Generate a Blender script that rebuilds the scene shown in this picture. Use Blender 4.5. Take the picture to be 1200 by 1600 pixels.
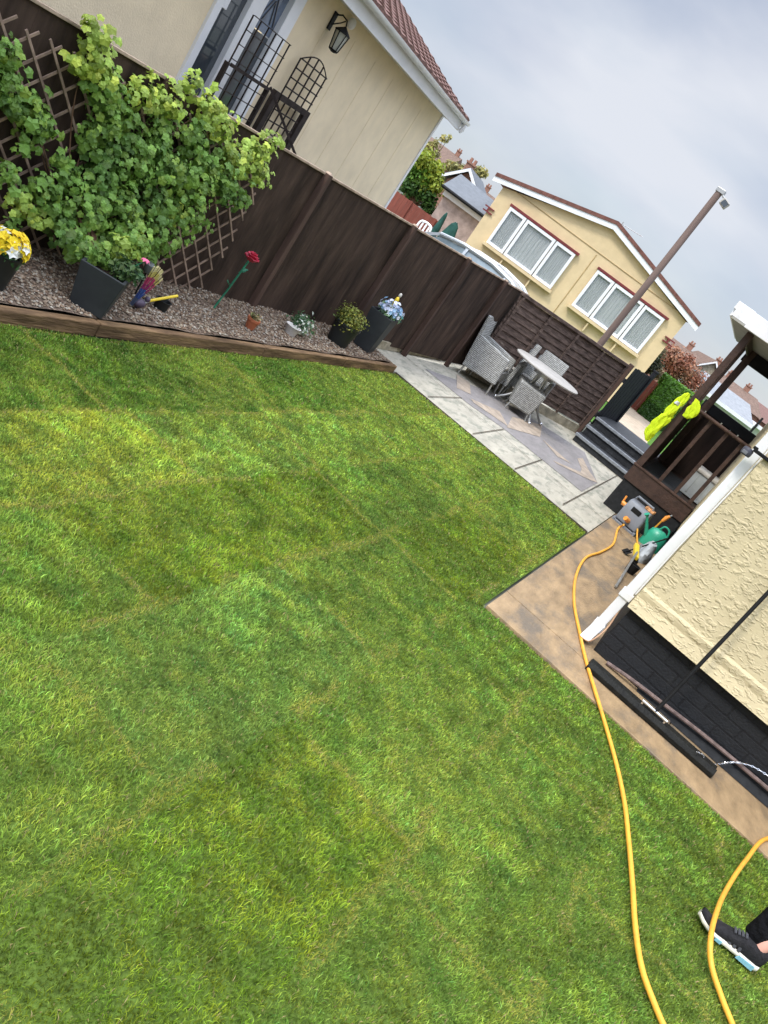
import bpy, math, random
import numpy as np
from mathutils import Vector, Matrix
random.seed(7); rng = np.random.default_rng(7)
S = bpy.context.scene
R = math.radians
for o in list(bpy.data.objects): bpy.data.objects.remove(o)

# ---------------------------------------------------------------- camera
cam_d = bpy.data.cameras.new("camera"); cam = bpy.data.objects.new("camera", cam_d)
S.collection.objects.link(cam); S.camera = cam
_r = Vector((0.7204065, 0.4116243, 0.5581935)); _d = Vector((0.6461524, -0.1059135, -0.7558237)); _f = Vector((-0.2519952, 0.9051783, -0.3422727))
cm = Matrix((( _r.x, -_d.x, -_f.x, 0), (_r.y, -_d.y, -_f.y, 0), (_r.z, -_d.z, -_f.z, 1.8), (0, 0, 0, 1)))
cam.matrix_world = cm
cam_d.sensor_fit = 'VERTICAL'; cam_d.sensor_height = 36; cam_d.lens = 36*1263.3/1600
cam_d.clip_start = .05; cam_d.clip_end = 3000
# ---------------------------------------------------------------- light
SUN_EL, SUN_AZ = R(48), R(208)        # azimuth clockwise from +Y, where the sun stands
w = bpy.data.worlds.new("World"); S.world = w; w.use_nodes = True
nt = w.node_tree; N = nt.nodes; L = nt.links; N.clear()
sky = N.new('ShaderNodeTexSky'); sky.sky_type = 'NISHITA'; sky.sun_disc = False
sky.sun_elevation = SUN_EL; sky.sun_rotation = SUN_AZ; sky.air_density = 1.0; sky.dust_density = .4; sky.ozone_density = 1.0
tc = N.new('ShaderNodeTexCoord'); mp = N.new('ShaderNodeMapping'); mp.inputs['Scale'].default_value = (1.0, 1.0, 2.6)
L.new(tc.outputs['Generated'], mp.inputs[0])
nz = N.new('ShaderNodeTexNoise'); nz.inputs['Scale'].default_value = 2.1; nz.inputs['Detail'].default_value = 7; nz.inputs['Roughness'].default_value = .52; nz.inputs['Distortion'].default_value = .35
L.new(mp.outputs[0], nz.inputs[0])
cr = N.new('ShaderNodeValToRGB'); cr.color_ramp.elements[0].position = .36; cr.color_ramp.elements[1].position = .62
cr.color_ramp.elements[0].color = (.6, .6, .6, 1); cr.color_ramp.elements[1].color = (.97, .97, .97, 1)
L.new(nz.outputs[0], cr.inputs[0])
nz2 = N.new('ShaderNodeTexNoise'); nz2.inputs['Scale'].default_value = 2.0; nz2.inputs['Detail'].default_value = 5
L.new(mp.outputs[0], nz2.inputs[0])
cc = N.new('ShaderNodeValToRGB'); cc.color_ramp.elements[0].position = .40; cc.color_ramp.elements[1].position = .62
cc.color_ramp.elements[0].color = (5.0, 5.5, 6.7, 1); cc.color_ramp.elements[1].color = (7.1, 7.4, 8.1, 1)
L.new(nz2.outputs[0], cc.inputs[0])
mx = N.new('ShaderNodeMixRGB'); L.new(cr.outputs[0], mx.inputs[0]); L.new(sky.outputs[0], mx.inputs[1]); L.new(cc.outputs[0], mx.inputs[2])
# overcast sky, brightness added overhead and round the veiled sun for ground and walls
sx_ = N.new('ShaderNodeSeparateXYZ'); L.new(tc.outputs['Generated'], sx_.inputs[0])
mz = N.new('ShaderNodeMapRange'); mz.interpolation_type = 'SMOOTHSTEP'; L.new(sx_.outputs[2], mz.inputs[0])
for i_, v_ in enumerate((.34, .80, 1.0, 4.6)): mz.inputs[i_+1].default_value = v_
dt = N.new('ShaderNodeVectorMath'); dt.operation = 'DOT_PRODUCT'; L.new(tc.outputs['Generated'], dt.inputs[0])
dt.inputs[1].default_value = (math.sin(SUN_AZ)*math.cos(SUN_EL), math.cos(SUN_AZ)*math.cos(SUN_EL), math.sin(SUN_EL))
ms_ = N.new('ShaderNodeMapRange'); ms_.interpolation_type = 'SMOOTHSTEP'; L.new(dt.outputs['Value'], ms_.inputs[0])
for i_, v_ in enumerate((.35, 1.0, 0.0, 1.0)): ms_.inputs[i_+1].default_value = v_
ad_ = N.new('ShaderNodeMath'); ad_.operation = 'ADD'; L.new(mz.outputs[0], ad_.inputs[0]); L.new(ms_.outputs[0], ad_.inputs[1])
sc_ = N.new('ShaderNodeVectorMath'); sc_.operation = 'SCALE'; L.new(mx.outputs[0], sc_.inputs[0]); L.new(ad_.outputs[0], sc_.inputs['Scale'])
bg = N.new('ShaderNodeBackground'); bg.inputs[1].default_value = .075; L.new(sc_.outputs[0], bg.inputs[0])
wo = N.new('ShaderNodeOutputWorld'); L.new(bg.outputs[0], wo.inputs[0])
sd = bpy.data.lights.new("sun", 'SUN'); sd.energy = 1.5; sd.angle = R(11); sd.color = (1, .95, .86)
so = bpy.data.objects.new("sun", sd); S.collection.objects.link(so)
so.rotation_euler = (math.pi/2 - SUN_EL, 0, math.pi - SUN_AZ)
S.view_settings.view_transform = 'Standard'; S.view_settings.look = 'None'; S.view_settings.gamma = 1
S.view_settings.exposure = 0.55; S.view_settings.use_curve_mapping = False

# ---------------------------------------------------------------- helpers
def link(o): S.collection.objects.link(o); return o
def tag(o, label=None, cat=None, group=None, kind=None):
    for k, v in (('label', label), ('category', cat), ('group', group), ('kind', kind)):
        if v: o[k] = v
    return o
def empty(name, loc, label, cat, group=None):
    o = link(bpy.data.objects.new(name, None)); o.location = loc; o.empty_display_size = .2
    return tag(o, label, cat, group)
def base_of(p):
    while p is not None:
        if p.parent is None: return Vector(p.location)
        p = p.parent
    return Vector((0, 0, 0))
class MB:
    def __init__(s, T=None): s.v = []; s.f = []; s.c = []; s.T = T; s.col = (1, 1, 1)
    def add(s, vs, fs):
        b = len(s.v)
        for p in vs:
            q = Vector(p)
            if s.T is not None: q = s.T @ q
            s.v.append(tuple(q)); s.c.append(s.col)
        s.f += [tuple(i+b for i in f) for f in fs]
        return s
    def box(s, c, d, rot=None, taper=None):
        x, y, z = [k/2 for k in d]; tx = ty = 1
        if taper: tx, ty = taper
        vs = [Vector((i*x*(tx if k > 0 else 1), j*y*(ty if k > 0 else 1), k*z)) for i in (-1, 1) for j in (-1, 1) for k in (-1, 1)]
        if rot is not None: vs = [rot @ v for v in vs]
        vs = [v+Vector(c) for v in vs]
        return s.add(vs, [(0,1,3,2),(4,6,7,5),(0,4,5,1),(2,3,7,6),(0,2,6,4),(1,5,7,3)])
    def bb(s, a, b):
        return s.box([(a[i]+b[i])/2 for i in range(3)], [abs(b[i]-a[i]) for i in range(3)])
    def bar(s, a, b, w, h, up=(0,0,1)):
        a = Vector(a); b = Vector(b); d = (b-a); l = d.length; d.normalize(); u = Vector(up)
        sd_ = d.cross(u)
        if sd_.length < 1e-4: sd_ = d.cross(Vector((1,0,0)))
        sd_.normalize(); u = sd_.cross(d)
        m = Matrix((sd_, d, u)).transposed()
        return s.box((a+b)/2, (w, l, h), m)
    def tube(s, pts, r, n=8, caps=True):
        pts = [Vector(p) for p in pts]; k = len(pts); rr = r if isinstance(r, (list, tuple)) else [r]*k
        t0 = (pts[1]-pts[0]).normalized(); u = t0.orthogonal().normalized(); vs = []
        for i, p in enumerate(pts):
            t = (pts[min(i+1, k-1)]-pts[max(i-1, 0)]).normalized()
            u = (u - t*u.dot(t)).normalized(); v = t.cross(u)
            for j in range(n):
                a = 2*math.pi*j/n; vs.append(p+(u*math.cos(a)+v*math.sin(a))*rr[i])
        fs = [(i*n+j, i*n+(j+1) % n, (i+1)*n+(j+1) % n, (i+1)*n+j) for i in range(k-1) for j in range(n)]
        if caps: fs += [tuple(reversed(range(n))), tuple((k-1)*n+j for j in range(n))]
        return s.add(vs, fs)
    def lathe(s, c, prof, n=20, sx=1, sy=1, rot=0):
        vs = []; c = Vector(c); k = len(prof)
        for r, z in prof:
            for j in range(n):
                a = 2*math.pi*j/n+rot; vs.append((c.x+r*sx*math.cos(a), c.y+r*sy*math.sin(a), c.z+z))
        fs = [(i*n+j, i*n+(j+1) % n, (i+1)*n+(j+1) % n, (i+1)*n+j) for i in range(k-1) for j in range(n)]
        fs += [tuple(reversed(range(n))), tuple((k-1)*n+j for j in range(n))]
        return s.add(vs, fs)
    def sphere(s, c, r, n=12, m=8, sc=(1,1,1)):
        prof = [(max(1e-4, r*math.sin(math.pi*i/m)), -r*math.cos(math.pi*i/m)*sc[2]) for i in range(m+1)]
        return s.lathe(c, prof, n, sc[0], sc[1])
    def prism(s, poly, depth, axis=(0,0,1)):
        a = Vector(axis)*depth; n = len(poly); vs = [Vector(p) for p in poly]; vs += [v+a for v in vs]
        return s.add(vs, [tuple(reversed(range(n))), tuple(range(n, 2*n))]+[(i, (i+1) % n, n+(i+1) % n, n+i) for i in range(n)])
    def quad(s, *p): return s.add(p, [tuple(range(len(p)))])
    def build(s, name, mat, parent=None, label=None, smooth=False, bevel=0, cat=None, group=None, kind=None, tint=False):
        off = base_of(parent)
        me = bpy.data.meshes.new(name); me.from_pydata([tuple(Vector(v)-off) for v in s.v], [], s.f); me.update()
        if tint:
            at = me.color_attributes.new('tint', 'FLOAT_COLOR', 'POINT')
            at.data.foreach_set('color', np.array([(*c, 1) for c in s.c], 'f').ravel())
        if smooth:
            me.shade_smooth()
            try: me.set_sharp_from_angle(angle=R(40))
            except Exception: pass
        me.materials.append(mat)
        o = link(bpy.data.objects.new(name, me)); o.parent = parent
        if bevel:
            b = o.modifiers.new('bevel', 'BEVEL'); b.width = bevel; b.segments = 2; b.limit_method = 'ANGLE'
        return tag(o, label, cat, group, kind)
def rotz(a): return Matrix.Rotation(a, 4, 'Z')
def copy_tree(o, parent=None):
    c = o.copy(); link(c); c.parent = parent
    for ch in list(o.children): copy_tree(ch, c)
    return c
def smooth_path(pts, n=6):
    out = []; P = [Vector(p) for p in pts]; P = [P[0]*2-P[1]]+P+[P[-1]*2-P[-2]]
    for i in range(1, len(P)-2):
        for k in range(n):
            t = k/n; a, b, c, d = P[i-1:i+3]
            out.append(.5*((2*b)+(c-a)*t+(2*a-5*b+4*c-d)*t*t+(3*b-a-3*c+d)*t**3))
    out.append(P[-2]); return out

# ---------------------------------------------------------------- materials
def mat(name, col, rough=.7, spec=.3, var=.12, scale=8, bump=.0, bscale=40, metal=0, stretch=(1,1,1), dirt=None, dscale=3, detail=6, coat=0, tint=False, trans=0, emit=None, bdist=.02):
    m = bpy.data.materials.new(name); m.use_nodes = True; t = m.node_tree; n = t.nodes; l = t.links
    b = n['Principled BSDF']; b.inputs['Roughness'].default_value = rough; b.inputs['Metallic'].default_value = metal
    b.inputs['Specular IOR Level'].default_value = spec; b.inputs['Coat Weight'].default_value = coat
    g_ = n.new('ShaderNodeNewGeometry'); mp_ = n.new('ShaderNodeMapping'); mp_.inputs['Scale'].default_value = stretch
    l.new(g_.outputs['Position'], mp_.inputs[0])
    z = n.new('ShaderNodeTexNoise'); z.inputs['Scale'].default_value = scale; z.inputs['Detail'].default_value = detail; z.inputs['Roughness'].default_value = .6
    l.new(mp_.outputs[0], z.inputs[0])
    r = n.new('ShaderNodeValToRGB'); c = col
    lo = tuple(max(0, k*(1-var*1.6)) for k in c); hi = tuple(min(1, k*(1+var*1.6)) for k in c)
    r.color_ramp.elements[0].position = .3; r.color_ramp.elements[1].position = .7
    r.color_ramp.elements[0].color = (*lo, 1); r.color_ramp.elements[1].color = (*hi, 1)
    l.new(z.outputs[0], r.inputs[0]); out = r.outputs[0]
    if dirt:
        z2 = n.new('ShaderNodeTexNoise'); z2.inputs['Scale'].default_value = dscale; z2.inputs['Detail'].default_value = 8; z2.inputs['Roughness'].default_value = .65
        l.new(mp_.outputs[0], z2.inputs[0]); r2 = n.new('ShaderNodeValToRGB'); r2.color_ramp.elements[0].position = dirt[1]; r2.color_ramp.elements[1].position = dirt[2]
        r2.color_ramp.elements[0].color = (0,0,0,1); r2.color_ramp.elements[1].color = (1,1,1,1)
        l.new(z2.outputs[0], r2.inputs[0]); mm = n.new('ShaderNodeMixRGB'); l.new(r2.outputs[0], mm.inputs[0]); l.new(out, mm.inputs[1]); mm.inputs[2].default_value = (*dirt[0], 1); out = mm.outputs[0]
    if tint:
        a = n.new('ShaderNodeAttribute'); a.attribute_name = 'tint'; mm = n.new('ShaderNodeMixRGB'); mm.blend_type = 'MULTIPLY'; mm.inputs[0].default_value = 1
        l.new(out, mm.inputs[1]); l.new(a.outputs['Color'], mm.inputs[2]); out = mm.outputs[0]
    l.new(out, b.inputs['Base Color'])
    if bump:
        z3 = n.new('ShaderNodeTexNoise'); z3.inputs['Scale'].default_value = bscale; z3.inputs['Detail'].default_value = 6
        l.new(mp_.outputs[0], z3.inputs[0]); bp = n.new('ShaderNodeBump'); bp.inputs['Strength'].default_value = bump; bp.inputs['Distance'].default_value = bdist
        l.new(z3.outputs[0], bp.inputs['Height']); l.new(bp.outputs[0], b.inputs['Normal'])
    if trans:
        tr = n.new('ShaderNodeBsdfTranslucent'); l.new(out, tr.inputs[0]); ms = n.new('ShaderNodeMixShader'); ms.inputs[0].default_value = trans
        l.new(b.outputs[0], ms.inputs[1]); l.new(tr.outputs[0], ms.inputs[2]); l.new(ms.outputs[0], n['Material Output'].inputs[0])
    if emit: b.inputs['Emission Color'].default_value = (*emit, 1); b.inputs['Emission Strength'].default_value = 1
    return m
def bump_tex(m, kind, scale, strength, dist=.02, fn=None):
    """adds an extra bump from voronoi / brick / wave to a material"""
    t = m.node_tree; n = t.nodes; l = t.links; b = n['Principled BSDF']
    g_ = n.new('ShaderNodeNewGeometry'); mp_ = n.new('ShaderNodeMapping'); l.new(g_.outputs['Position'], mp_.inputs[0])
    return n, l, b, mp_

M = {}
M['lawn_soil'] = mat('lawn_soil', (.085, .13, .022), .95, .1, .35, 60, .6, 120, detail=9)
M['blade'] = mat('blade', (1, 1, 1), .6, .22, 0, 5, tint=True, trans=.32)
M['leaf'] = mat('leaf', (1, 1, 1), .5, .35, 0, 5, tint=True, trans=.3)
M['fence'] = mat('dark_fence_stain', (.047, .030, .022), .8, .2, .42, 7, .35, 30, stretch=(1, 1, .22), dirt=((.085, .062, .048), .60, .82), dscale=14)
M['fence_post'] = mat('dark_post_stain', (.075, .045, .034), .75, .25, .3, 9, .3, 40, stretch=(1,1,.15))
M['coping'] = mat('fence_top_wood', (.36, .27, .2), .85, .2, .25, 12, .3, 40)
M['lap'] = mat('weathered_lap_wood', (.105, .075, .062), .85, .15, .35, 14, .35, 30, stretch=(.5,.5,2), dirt=((.24, .19, .15), .60, .74), dscale=9)
M['conc_kerb'] = mat('concrete_kerb', (.36, .32, .24), .9, .2, .25, 8, .5, 50, dirt=((.2, .18, .11), .5, .7), dscale=7)
M['sleeper'] = mat('sleeper_wood', (.20, .125, .065), .85, .15, .4, 6, .6, 25, stretch=(3, .45, 3), dirt=((.10, .06, .035), .42, .68), dscale=7)
M['gravel_bed'] = mat('gravel_bed_base', (.17, .125, .092), .95, .1, .5, 40, 1, 70)
M['stone'] = mat('stone', (1,1,1), .9, .2, 0, 5, tint=True)
M['patio'] = mat('printed_concrete', (.40, .37, .295), .75, .35, .12, 6, .3, 45, stretch=(1, .4, 1), dirt=((.26, .255, .20), .50, .60), dscale=9, detail=10)
M['patio_grey'] = mat('mauve_grey_concrete', (.235, .215, .205), .8, .3, .12, 6, .3, 30, stretch=(1, .4, 1), dirt=((.19, .18, .165), .5, .7), dscale=5)
M['patio_sand'] = mat('sand_concrete', (.37, .30, .23), .85, .25, .15, 7, .3, 30, dirt=((.27, .23, .19), .52, .72), dscale=6)
M['grout'] = mat('dark_joint', (.09, .075, .055), .9, .1, .2)
M['path'] = mat('brown_concrete_path', (.315, .215, .115), .6, .4, .20, 9, .4, 70, stretch=(1, .45, 1), dirt=((.165, .13, .092), .49, .64), dscale=3.0, detail=14)
M['far_ground'] = mat('far_ground', (.12, .125, .10), .95, .1, .25, 1)
M['far_grass'] = mat('far_grass', (.07, .15, .025), .95, .1, .3, 4, .4, 60)
M['far_path'] = mat('pale_slabs', (.42, .34, .25), .9, .2, .15, 5)
M['black'] = mat('black_plastic', (.010, .010, .010), .6, .2, .2)
M['skirt'] = mat('black_felt', (.022, .023, .024), .9, .2, .2, 20)
M['white'] = mat('white_upvc', (.80, .80, .80), .35, .5, .04, 4, dirt=((.5, .5, .47), .62, .8), dscale=4)
M['cream'] = mat('cream_house_wall', (.86, .72, .49), .85, .25, .05, 3, .25, 70)
M['tile'] = mat('red_brown_tiles', (.165, .09, .072), .8, .25, .3, 20, .3, 40)
M['ytile'] = mat('brown_verge_tiles', (.17, .075, .058), .8, .25, .2, 10, .3, 40)
M['tile2'] = mat('far_roof_tiles', (.16, .105, .078), .85, .2, .25, 6, .4, 25)
M['slate'] = mat('grey_slate', (.13, .14, .15), .6, .3, .12, 8)
M['brick'] = mat('red_brick', (.29, .155, .11), .85, .2, .2, 14)
M['yellow'] = mat('ochre_wall', (.68, .53, .31), .85, .25, .05, 3, .2, 60)
M['maroon'] = mat('maroon_trim', (.18, .035, .035), .6, .3, .15)
M['pink'] = mat('pinkish_render', (.42, .33, .29), .9, .2, .15, 6, .4, 60)
M['glass'] = mat('dark_glass', (.05, .06, .07), .06, .8, .1)
M['blueglass'] = mat('bluish_glass', (.13, .17, .24), .12, .7, .3, 5)
M['curtain'] = mat('net_curtain', (.40, .41, .37), .8, .2, .07, 5, stretch=(9, 9, .4))
M['lead'] = mat('lead_line', (.1, .1, .11), .5, .4, .1)
M['brown'] = mat('porch_brown_paint', (.052, .028, .020), .55, .4, .25, 12, .25, 40)
M['brown2'] = mat('porch_dark_boards', (.03, .017, .013), .65, .3, .3, 8, .3, 30, stretch=(1,1,.2))
M['navy'] = mat('near_black_paint', (.009, .010, .013), .65, .25, .2)
M['matgrey'] = mat('ribbed_mat', (.05, .055, .062), .9, .15, .2, 20)
M['greybox'] = mat('grey_panel', (.42, .45, .46), .5, .4, .08)
M['nosing'] = mat('grey_nosing', (.22, .235, .25), .7, .3, .2, 20)
M['stepblack'] = mat('black_step', (.022, .024, .027), .6, .35, .3, 12, .3, 60, dirt=((.09, .09, .09), .6, .8), dscale=12)
M['rattan'] = mat('grey_rattan', (.36, .36, .34), .7, .35, .2, 30)
M['cushion'] = mat('pale_cushion', (.5, .48, .44), .9, .1, .1, 20)
M['tabletop'] = mat('pale_table_top', (.36, .34, .31), .9, .08, .08)
M['metal'] = mat('grey_metal', (.42, .42, .40), .35, .5, .1, metal=.7)
M['chrome'] = mat('chrome', (.8, .8, .8), .12, .8, .02, metal=1)
M['hose'] = mat('orange_hose', (.78, .38, .045), .5, .35, .06, 20, dirt=((.50, .25, .05), .58, .8), dscale=14)
M['orange'] = mat('orange_plastic', (.80, .30, .05), .4, .5, .05)
M['reelgrey'] = mat('grey_plastic', (.20, .215, .24), .45, .4, .06)
M['cangreen'] = mat('green_plastic', (.03, .33, .2), .35, .5, .06)
M['yellowp'] = mat('yellow_plastic', (.72, .52, .03), .4, .5, .05)
M['hivis'] = mat('hi_vis_fabric', (.56, .72, .02), .8, .2, .05, 10, .5, 14, bdist=.03)
M['reflect'] = mat('reflective_tape', (.45, .47, .45), .4, .5, .05)
M['pot'] = mat('dark_grey_planter', (.026, .029, .031), .6, .35, .12, 10)
M['potblack'] = mat('black_planter', (.014, .016, .016), .5, .4, .1)
M['soil'] = mat('potting_soil', (.04, .028, .02), .95, .1, .4, 50, .8, 90)
M['terracotta'] = mat('terracotta', (.42, .13, .06), .8, .2, .15)
M['whitepot'] = mat('whitewashed_pot', (.55, .52, .48), .8, .2, .15)
M['lath'] = mat('trellis_lath', (.26, .185, .14), .9, .1, .3, 12)
M['lathdark'] = mat('dark_trellis', (.035, .026, .022), .8, .2, .3, 12)
M['twig'] = mat('twig_bark', (.13, .075, .045), .9, .1, .3, 20, .4, 50)
M['rosered'] = mat('rose_red', (.45, .02, .05), .5, .4, .2, 40)
M['rosegreen'] = mat('painted_green', (.02, .17, .09), .5, .4, .2)
M['pole'] = mat('brown_pole', (.175, .125, .105), .75, .25, .12, 10, stretch=(1,1,.1))
M['carpaint'] = mat('silver_car_paint', (.55, .58, .60), .25, .6, .03, metal=.3, coat=.6)
M['redfence'] = mat('red_brown_fence', (.22, .07, .05), .85, .2, .15, 6, stretch=(1,1,.2))
M['hedge'] = mat('hedge_core', (.02, .06, .01), .95, .1, .3)
M['greencloth'] = mat('green_parasol_cloth', (.022, .075, .06), .85, .2, .15)
M['pipepink'] = mat('rusty_conduit', (.16, .115, .10), .75, .25, .3, 25)
M['skin'] = mat('skin', (.62, .32, .24), .55, .4, .08)
M['cloth'] = mat('black_cloth', (.007, .007, .008), .95, .1, .3, 20, .8, 22, bdist=.04)
M['shoe'] = mat('dark_knit', (.019, .018, .019), .85, .2, .25, 60, .4, 200)
M['shoegrey'] = mat('grey_stripe', (.055, .055, .06), .7, .3, .1)
M['sole'] = mat('cream_sole', (.72, .68, .55), .7, .3, .05)
M['soleblue'] = mat('pale_blue_foam', (.22, .45, .52), .6, .3, .12, 60)
M['hair'] = mat('brown_hair', (.05, .03, .02), .7, .3, .3, 40)
M['bird1'] = mat('banded_paint', (.07, .05, .08), .5, .4, .1)
M['petal'] = mat('petal', (1,1,1), .6, .3, 0, 5, tint=True, trans=.2)
M['black_rubber'] = mat('black_rubber', (.008, .008, .006), .55, .2, .35, 20, .3, 80)

def brickify(m, col, mortar, bw, bh, ms, rot, bump=.6, var=.2, offs=.5, squash=None):
    n, l, b, mp_ = bump_tex(m, '', 0, 0); mp_.inputs['Rotation'].default_value = rot
    br = n.new('ShaderNodeTexBrick'); br.inputs['Scale'].default_value = 1; br.inputs['Brick Width'].default_value = bw; br.inputs['Row Height'].default_value = bh
    br.inputs['Mortar Size'].default_value = ms; br.inputs['Mortar Smooth'].default_value = .3; br.offset = offs
    br.inputs['Color1'].default_value = (*[k*(1-var) for k in col], 1); br.inputs['Color2'].default_value = (*[k*(1+var) for k in col], 1); br.inputs['Mortar'].default_value = (*mortar, 1)
    l.new(mp_.outputs[0], br.inputs[0])
    old = b.inputs['Base Color'].links[0].from_socket; mm = n.new('ShaderNodeMixRGB'); mm.inputs[0].default_value = .75
    l.new(old, mm.inputs[1]); l.new(br.outputs[0], mm.inputs[2]); l.new(mm.outputs[0], b.inputs['Base Color'])
    bp = n.new('ShaderNodeBump'); bp.invert = True; bp.inputs['Strength'].default_value = bump; bp.inputs['Distance'].default_value = .012
    l.new(br.outputs['Fac'], bp.inputs['Height'])
    if b.inputs['Normal'].links: l.new(b.inputs['Normal'].links[0].from_socket, bp.inputs['Normal'])
    l.new(bp.outputs[0], b.inputs['Normal'])
    return m
# black painted brick plinth (in the x-z plane)
M['plinth'] = brickify(mat('black_painted_brick', (.014, .015, .017), .7, .3, .3, 12, .3, 60, dirt=((.08, .075, .055), .64, .8), dscale=6), (.015, .016, .018), (.009, .009, .010), .25, .085, .008, (R(90), 0, 0), .55, .12)
# rattan weave
def weave(m):
    n, l, b, mp_ = bump_tex(m, '', 0, 0)
    wv = n.new('ShaderNodeTexWave'); wv.bands_direction = 'Z'; wv.inputs['Scale'].default_value = 14; wv.inputs['Distortion'].default_value = .6; wv.inputs['Detail'].default_value = 1
    l.new(mp_.outputs[0], wv.inputs[0]); old = b.inputs['Base Color'].links[0].from_socket
    r = n.new('ShaderNodeValToRGB'); r.color_ramp.elements[0].color = (.5, .5, .5, 1); r.color_ramp.elements[1].color = (1.25, 1.25, 1.25, 1); l.new(wv.outputs[0], r.inputs[0])
    mm = n.new('ShaderNodeMixRGB'); mm.blend_type = 'MULTIPLY'; mm.inputs[0].default_value = .8; l.new(old, mm.inputs[1]); l.new(r.outputs[0], mm.inputs[2]); l.new(mm.outputs[0], b.inputs['Base Color'])
    bp = n.new('ShaderNodeBump'); bp.inputs['Strength'].default_value = .6; bp.inputs['Distance'].default_value = .01; l.new(wv.outputs[0], bp.inputs['Height']); l.new(bp.outputs[0], b.inputs['Normal'])
weave(M['rattan'])
# rough trowelled stucco on the near house
def stucco():
    m = mat('cream_stucco', (.62, .52, .32), .85, .25, .05, 3, dirt=((.50, .43, .28), .58, .85), dscale=1.7)
    n, l, b, mp_ = bump_tex(m, '', 0, 0)
    mp_.inputs['Rotation'].default_value = (0, R(0), 0)
    a = n.new('ShaderNodeTexNoise'); a.inputs['Scale'].default_value = 31; a.inputs['Detail'].default_value = 2.5; a.inputs['Roughness'].default_value = .5; a.inputs['Distortion'].default_value = .5; mp_.inputs['Scale'].default_value = (.75, 1, 1.2)
    l.new(mp_.outputs[0], a.inputs[0])
    r = n.new('ShaderNodeValToRGB'); r.color_ramp.elements[0].position = .50; r.color_ramp.elements[1].position = .66; l.new(a.outputs[0], r.inputs[0])
    a2 = n.new('ShaderNodeTexNoise'); a2.inputs['Scale'].default_value = 60; a2.inputs['Detail'].default_value = 5; l.new(mp_.outputs[0], a2.inputs[0])
    ad = n.new('ShaderNodeMath'); ad.operation = 'MULTIPLY_ADD'; l.new(a2.outputs[0], ad.inputs[0]); ad.inputs[1].default_value = .35; l.new(r.outputs[0], ad.inputs[2])
    bp = n.new('ShaderNodeBump'); bp.inputs['Strength'].default_value = .55; bp.inputs['Distance'].default_value = .012
    l.new(ad.outputs[0], bp.inputs['Height']); l.new(bp.outputs[0], b.inputs['Normal'])
    return m
M['stucco'] = stucco()

# ---------------------------------------------------------------- key lines of the plot
def FX(y): return -3.90 + .065*(y-4)          # the dark fence's face
GRD_Z = 0.0
# ================================================================ SETTING
# one big ground sheet
MB().quad((-400, -60, -.03), (400, -60, -.03), (400, 900, -.03), (-400, 900, -.03)).build('ground', M['far_ground'], kind='structure')
# lawn soil, gently uneven
def lawn_h(x, y):
    return .006*math.sin(2.1*x+1.3*y)+.005*math.sin(3.7*y-1.1*x)
mb = MB()
nx, ny = 40, 80
def grid(mb, x0, x1, y0, y1, nx, ny, zf):
    vs = [(x0+(x1-x0)*i/nx, y0+(y1-y0)*j/ny, zf(x0+(x1-x0)*i/nx, y0+(y1-y0)*j/ny)) for j in range(ny+1) for i in range(nx+1)]
    fs = [(j*(nx+1)+i, j*(nx+1)+i+1, (j+1)*(nx+1)+i+1, (j+1)*(nx+1)+i) for j in range(ny) for i in range(nx)]
    mb.add(vs, fs)
grid(mb, -3.12, -.45, -2, 8.21, 26, 90, lambda x, y: -.012+lawn_h(x, y))
grid(mb, -.45, 5.5, -2, 4.74, 50, 60, lambda x, y: -.012+lawn_h(x, y))
mb.build('lawn_ground', M['lawn_soil'], kind='structure', smooth=True)

# ---- turf rolls: (x0, x1, [y joints]) and one tint for each roll
xs = [-3.12, -2.39, -1.80, -1.18, -.52, .10, .72, 1.34, 1.96, 2.6]
joints = [[-1, 1.6, 3.2, 4.9, 6.6, 9], [-1, .4, 1.9, 3.36, 4.6, 6.1, 7.3, 9], [-1, .9, 2.38, 4.50, 6.05, 9], [-1, .3, 1.8, 3.29, 4.52, 6.2, 9],
          [-1, 1.1, 2.5, 3.95, 5.6, 7.2, 9], [-1, .8, 2.3, 3.7, 9], [-1, 1.6, 3.1, 9], [-1, .9, 2.6, 4.0, 9], [-1, 1.5, 3, 9]]
# tint classes (linear): base greens of the different rolls
TG = dict(dark=(.125, .225, .024), mid=(.200, .305, .038), lite=(.285, .395, .056), yel=(.335, .420, .050), blue=(.215, .335, .056), oliv=(.190, .275, .020))
rolls = [['dark', 'dark', 'dark', 'dark', 'mid'], ['mid', 'oliv', 'yel', 'lite', 'lite', 'mid', 'lite', 'mid'], ['oliv', 'mid', 'oliv', 'mid', 'mid', 'oliv'],
         ['oliv', 'mid', 'blue', 'lite', 'mid', 'oliv'], ['mid', 'oliv', 'mid', 'mid', 'lite', 'oliv', 'mid'], ['oliv', 'mid', 'mid', 'mid', 'mid'], ['mid', 'mid', 'mid', 'mid'], ['mid', 'mid', 'lite', 'mid', 'mid'], ['mid']*5]
rolls[3] = ['oliv', 'mid', 'blue', 'mid', 'oliv', 'mid', 'mid']; 
def roll_at(x, y):
    for i in range(len(xs)-1):
        if xs[i] <= x < xs[i+1]:
            js = joints[i]
            for k in range(len(js)-1):
                if js[k] <= y < js[k+1]:
                    rc = rolls[i][min(k, len(rolls[i])-1)]
                    ex = min(x-xs[i], xs[i+1]-x); ey = min(abs(y-js[k]), abs(js[k+1]-y))
                    return rc, min(ex, ey), ex, ey
    return 'mid', 1, 1, 1
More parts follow.
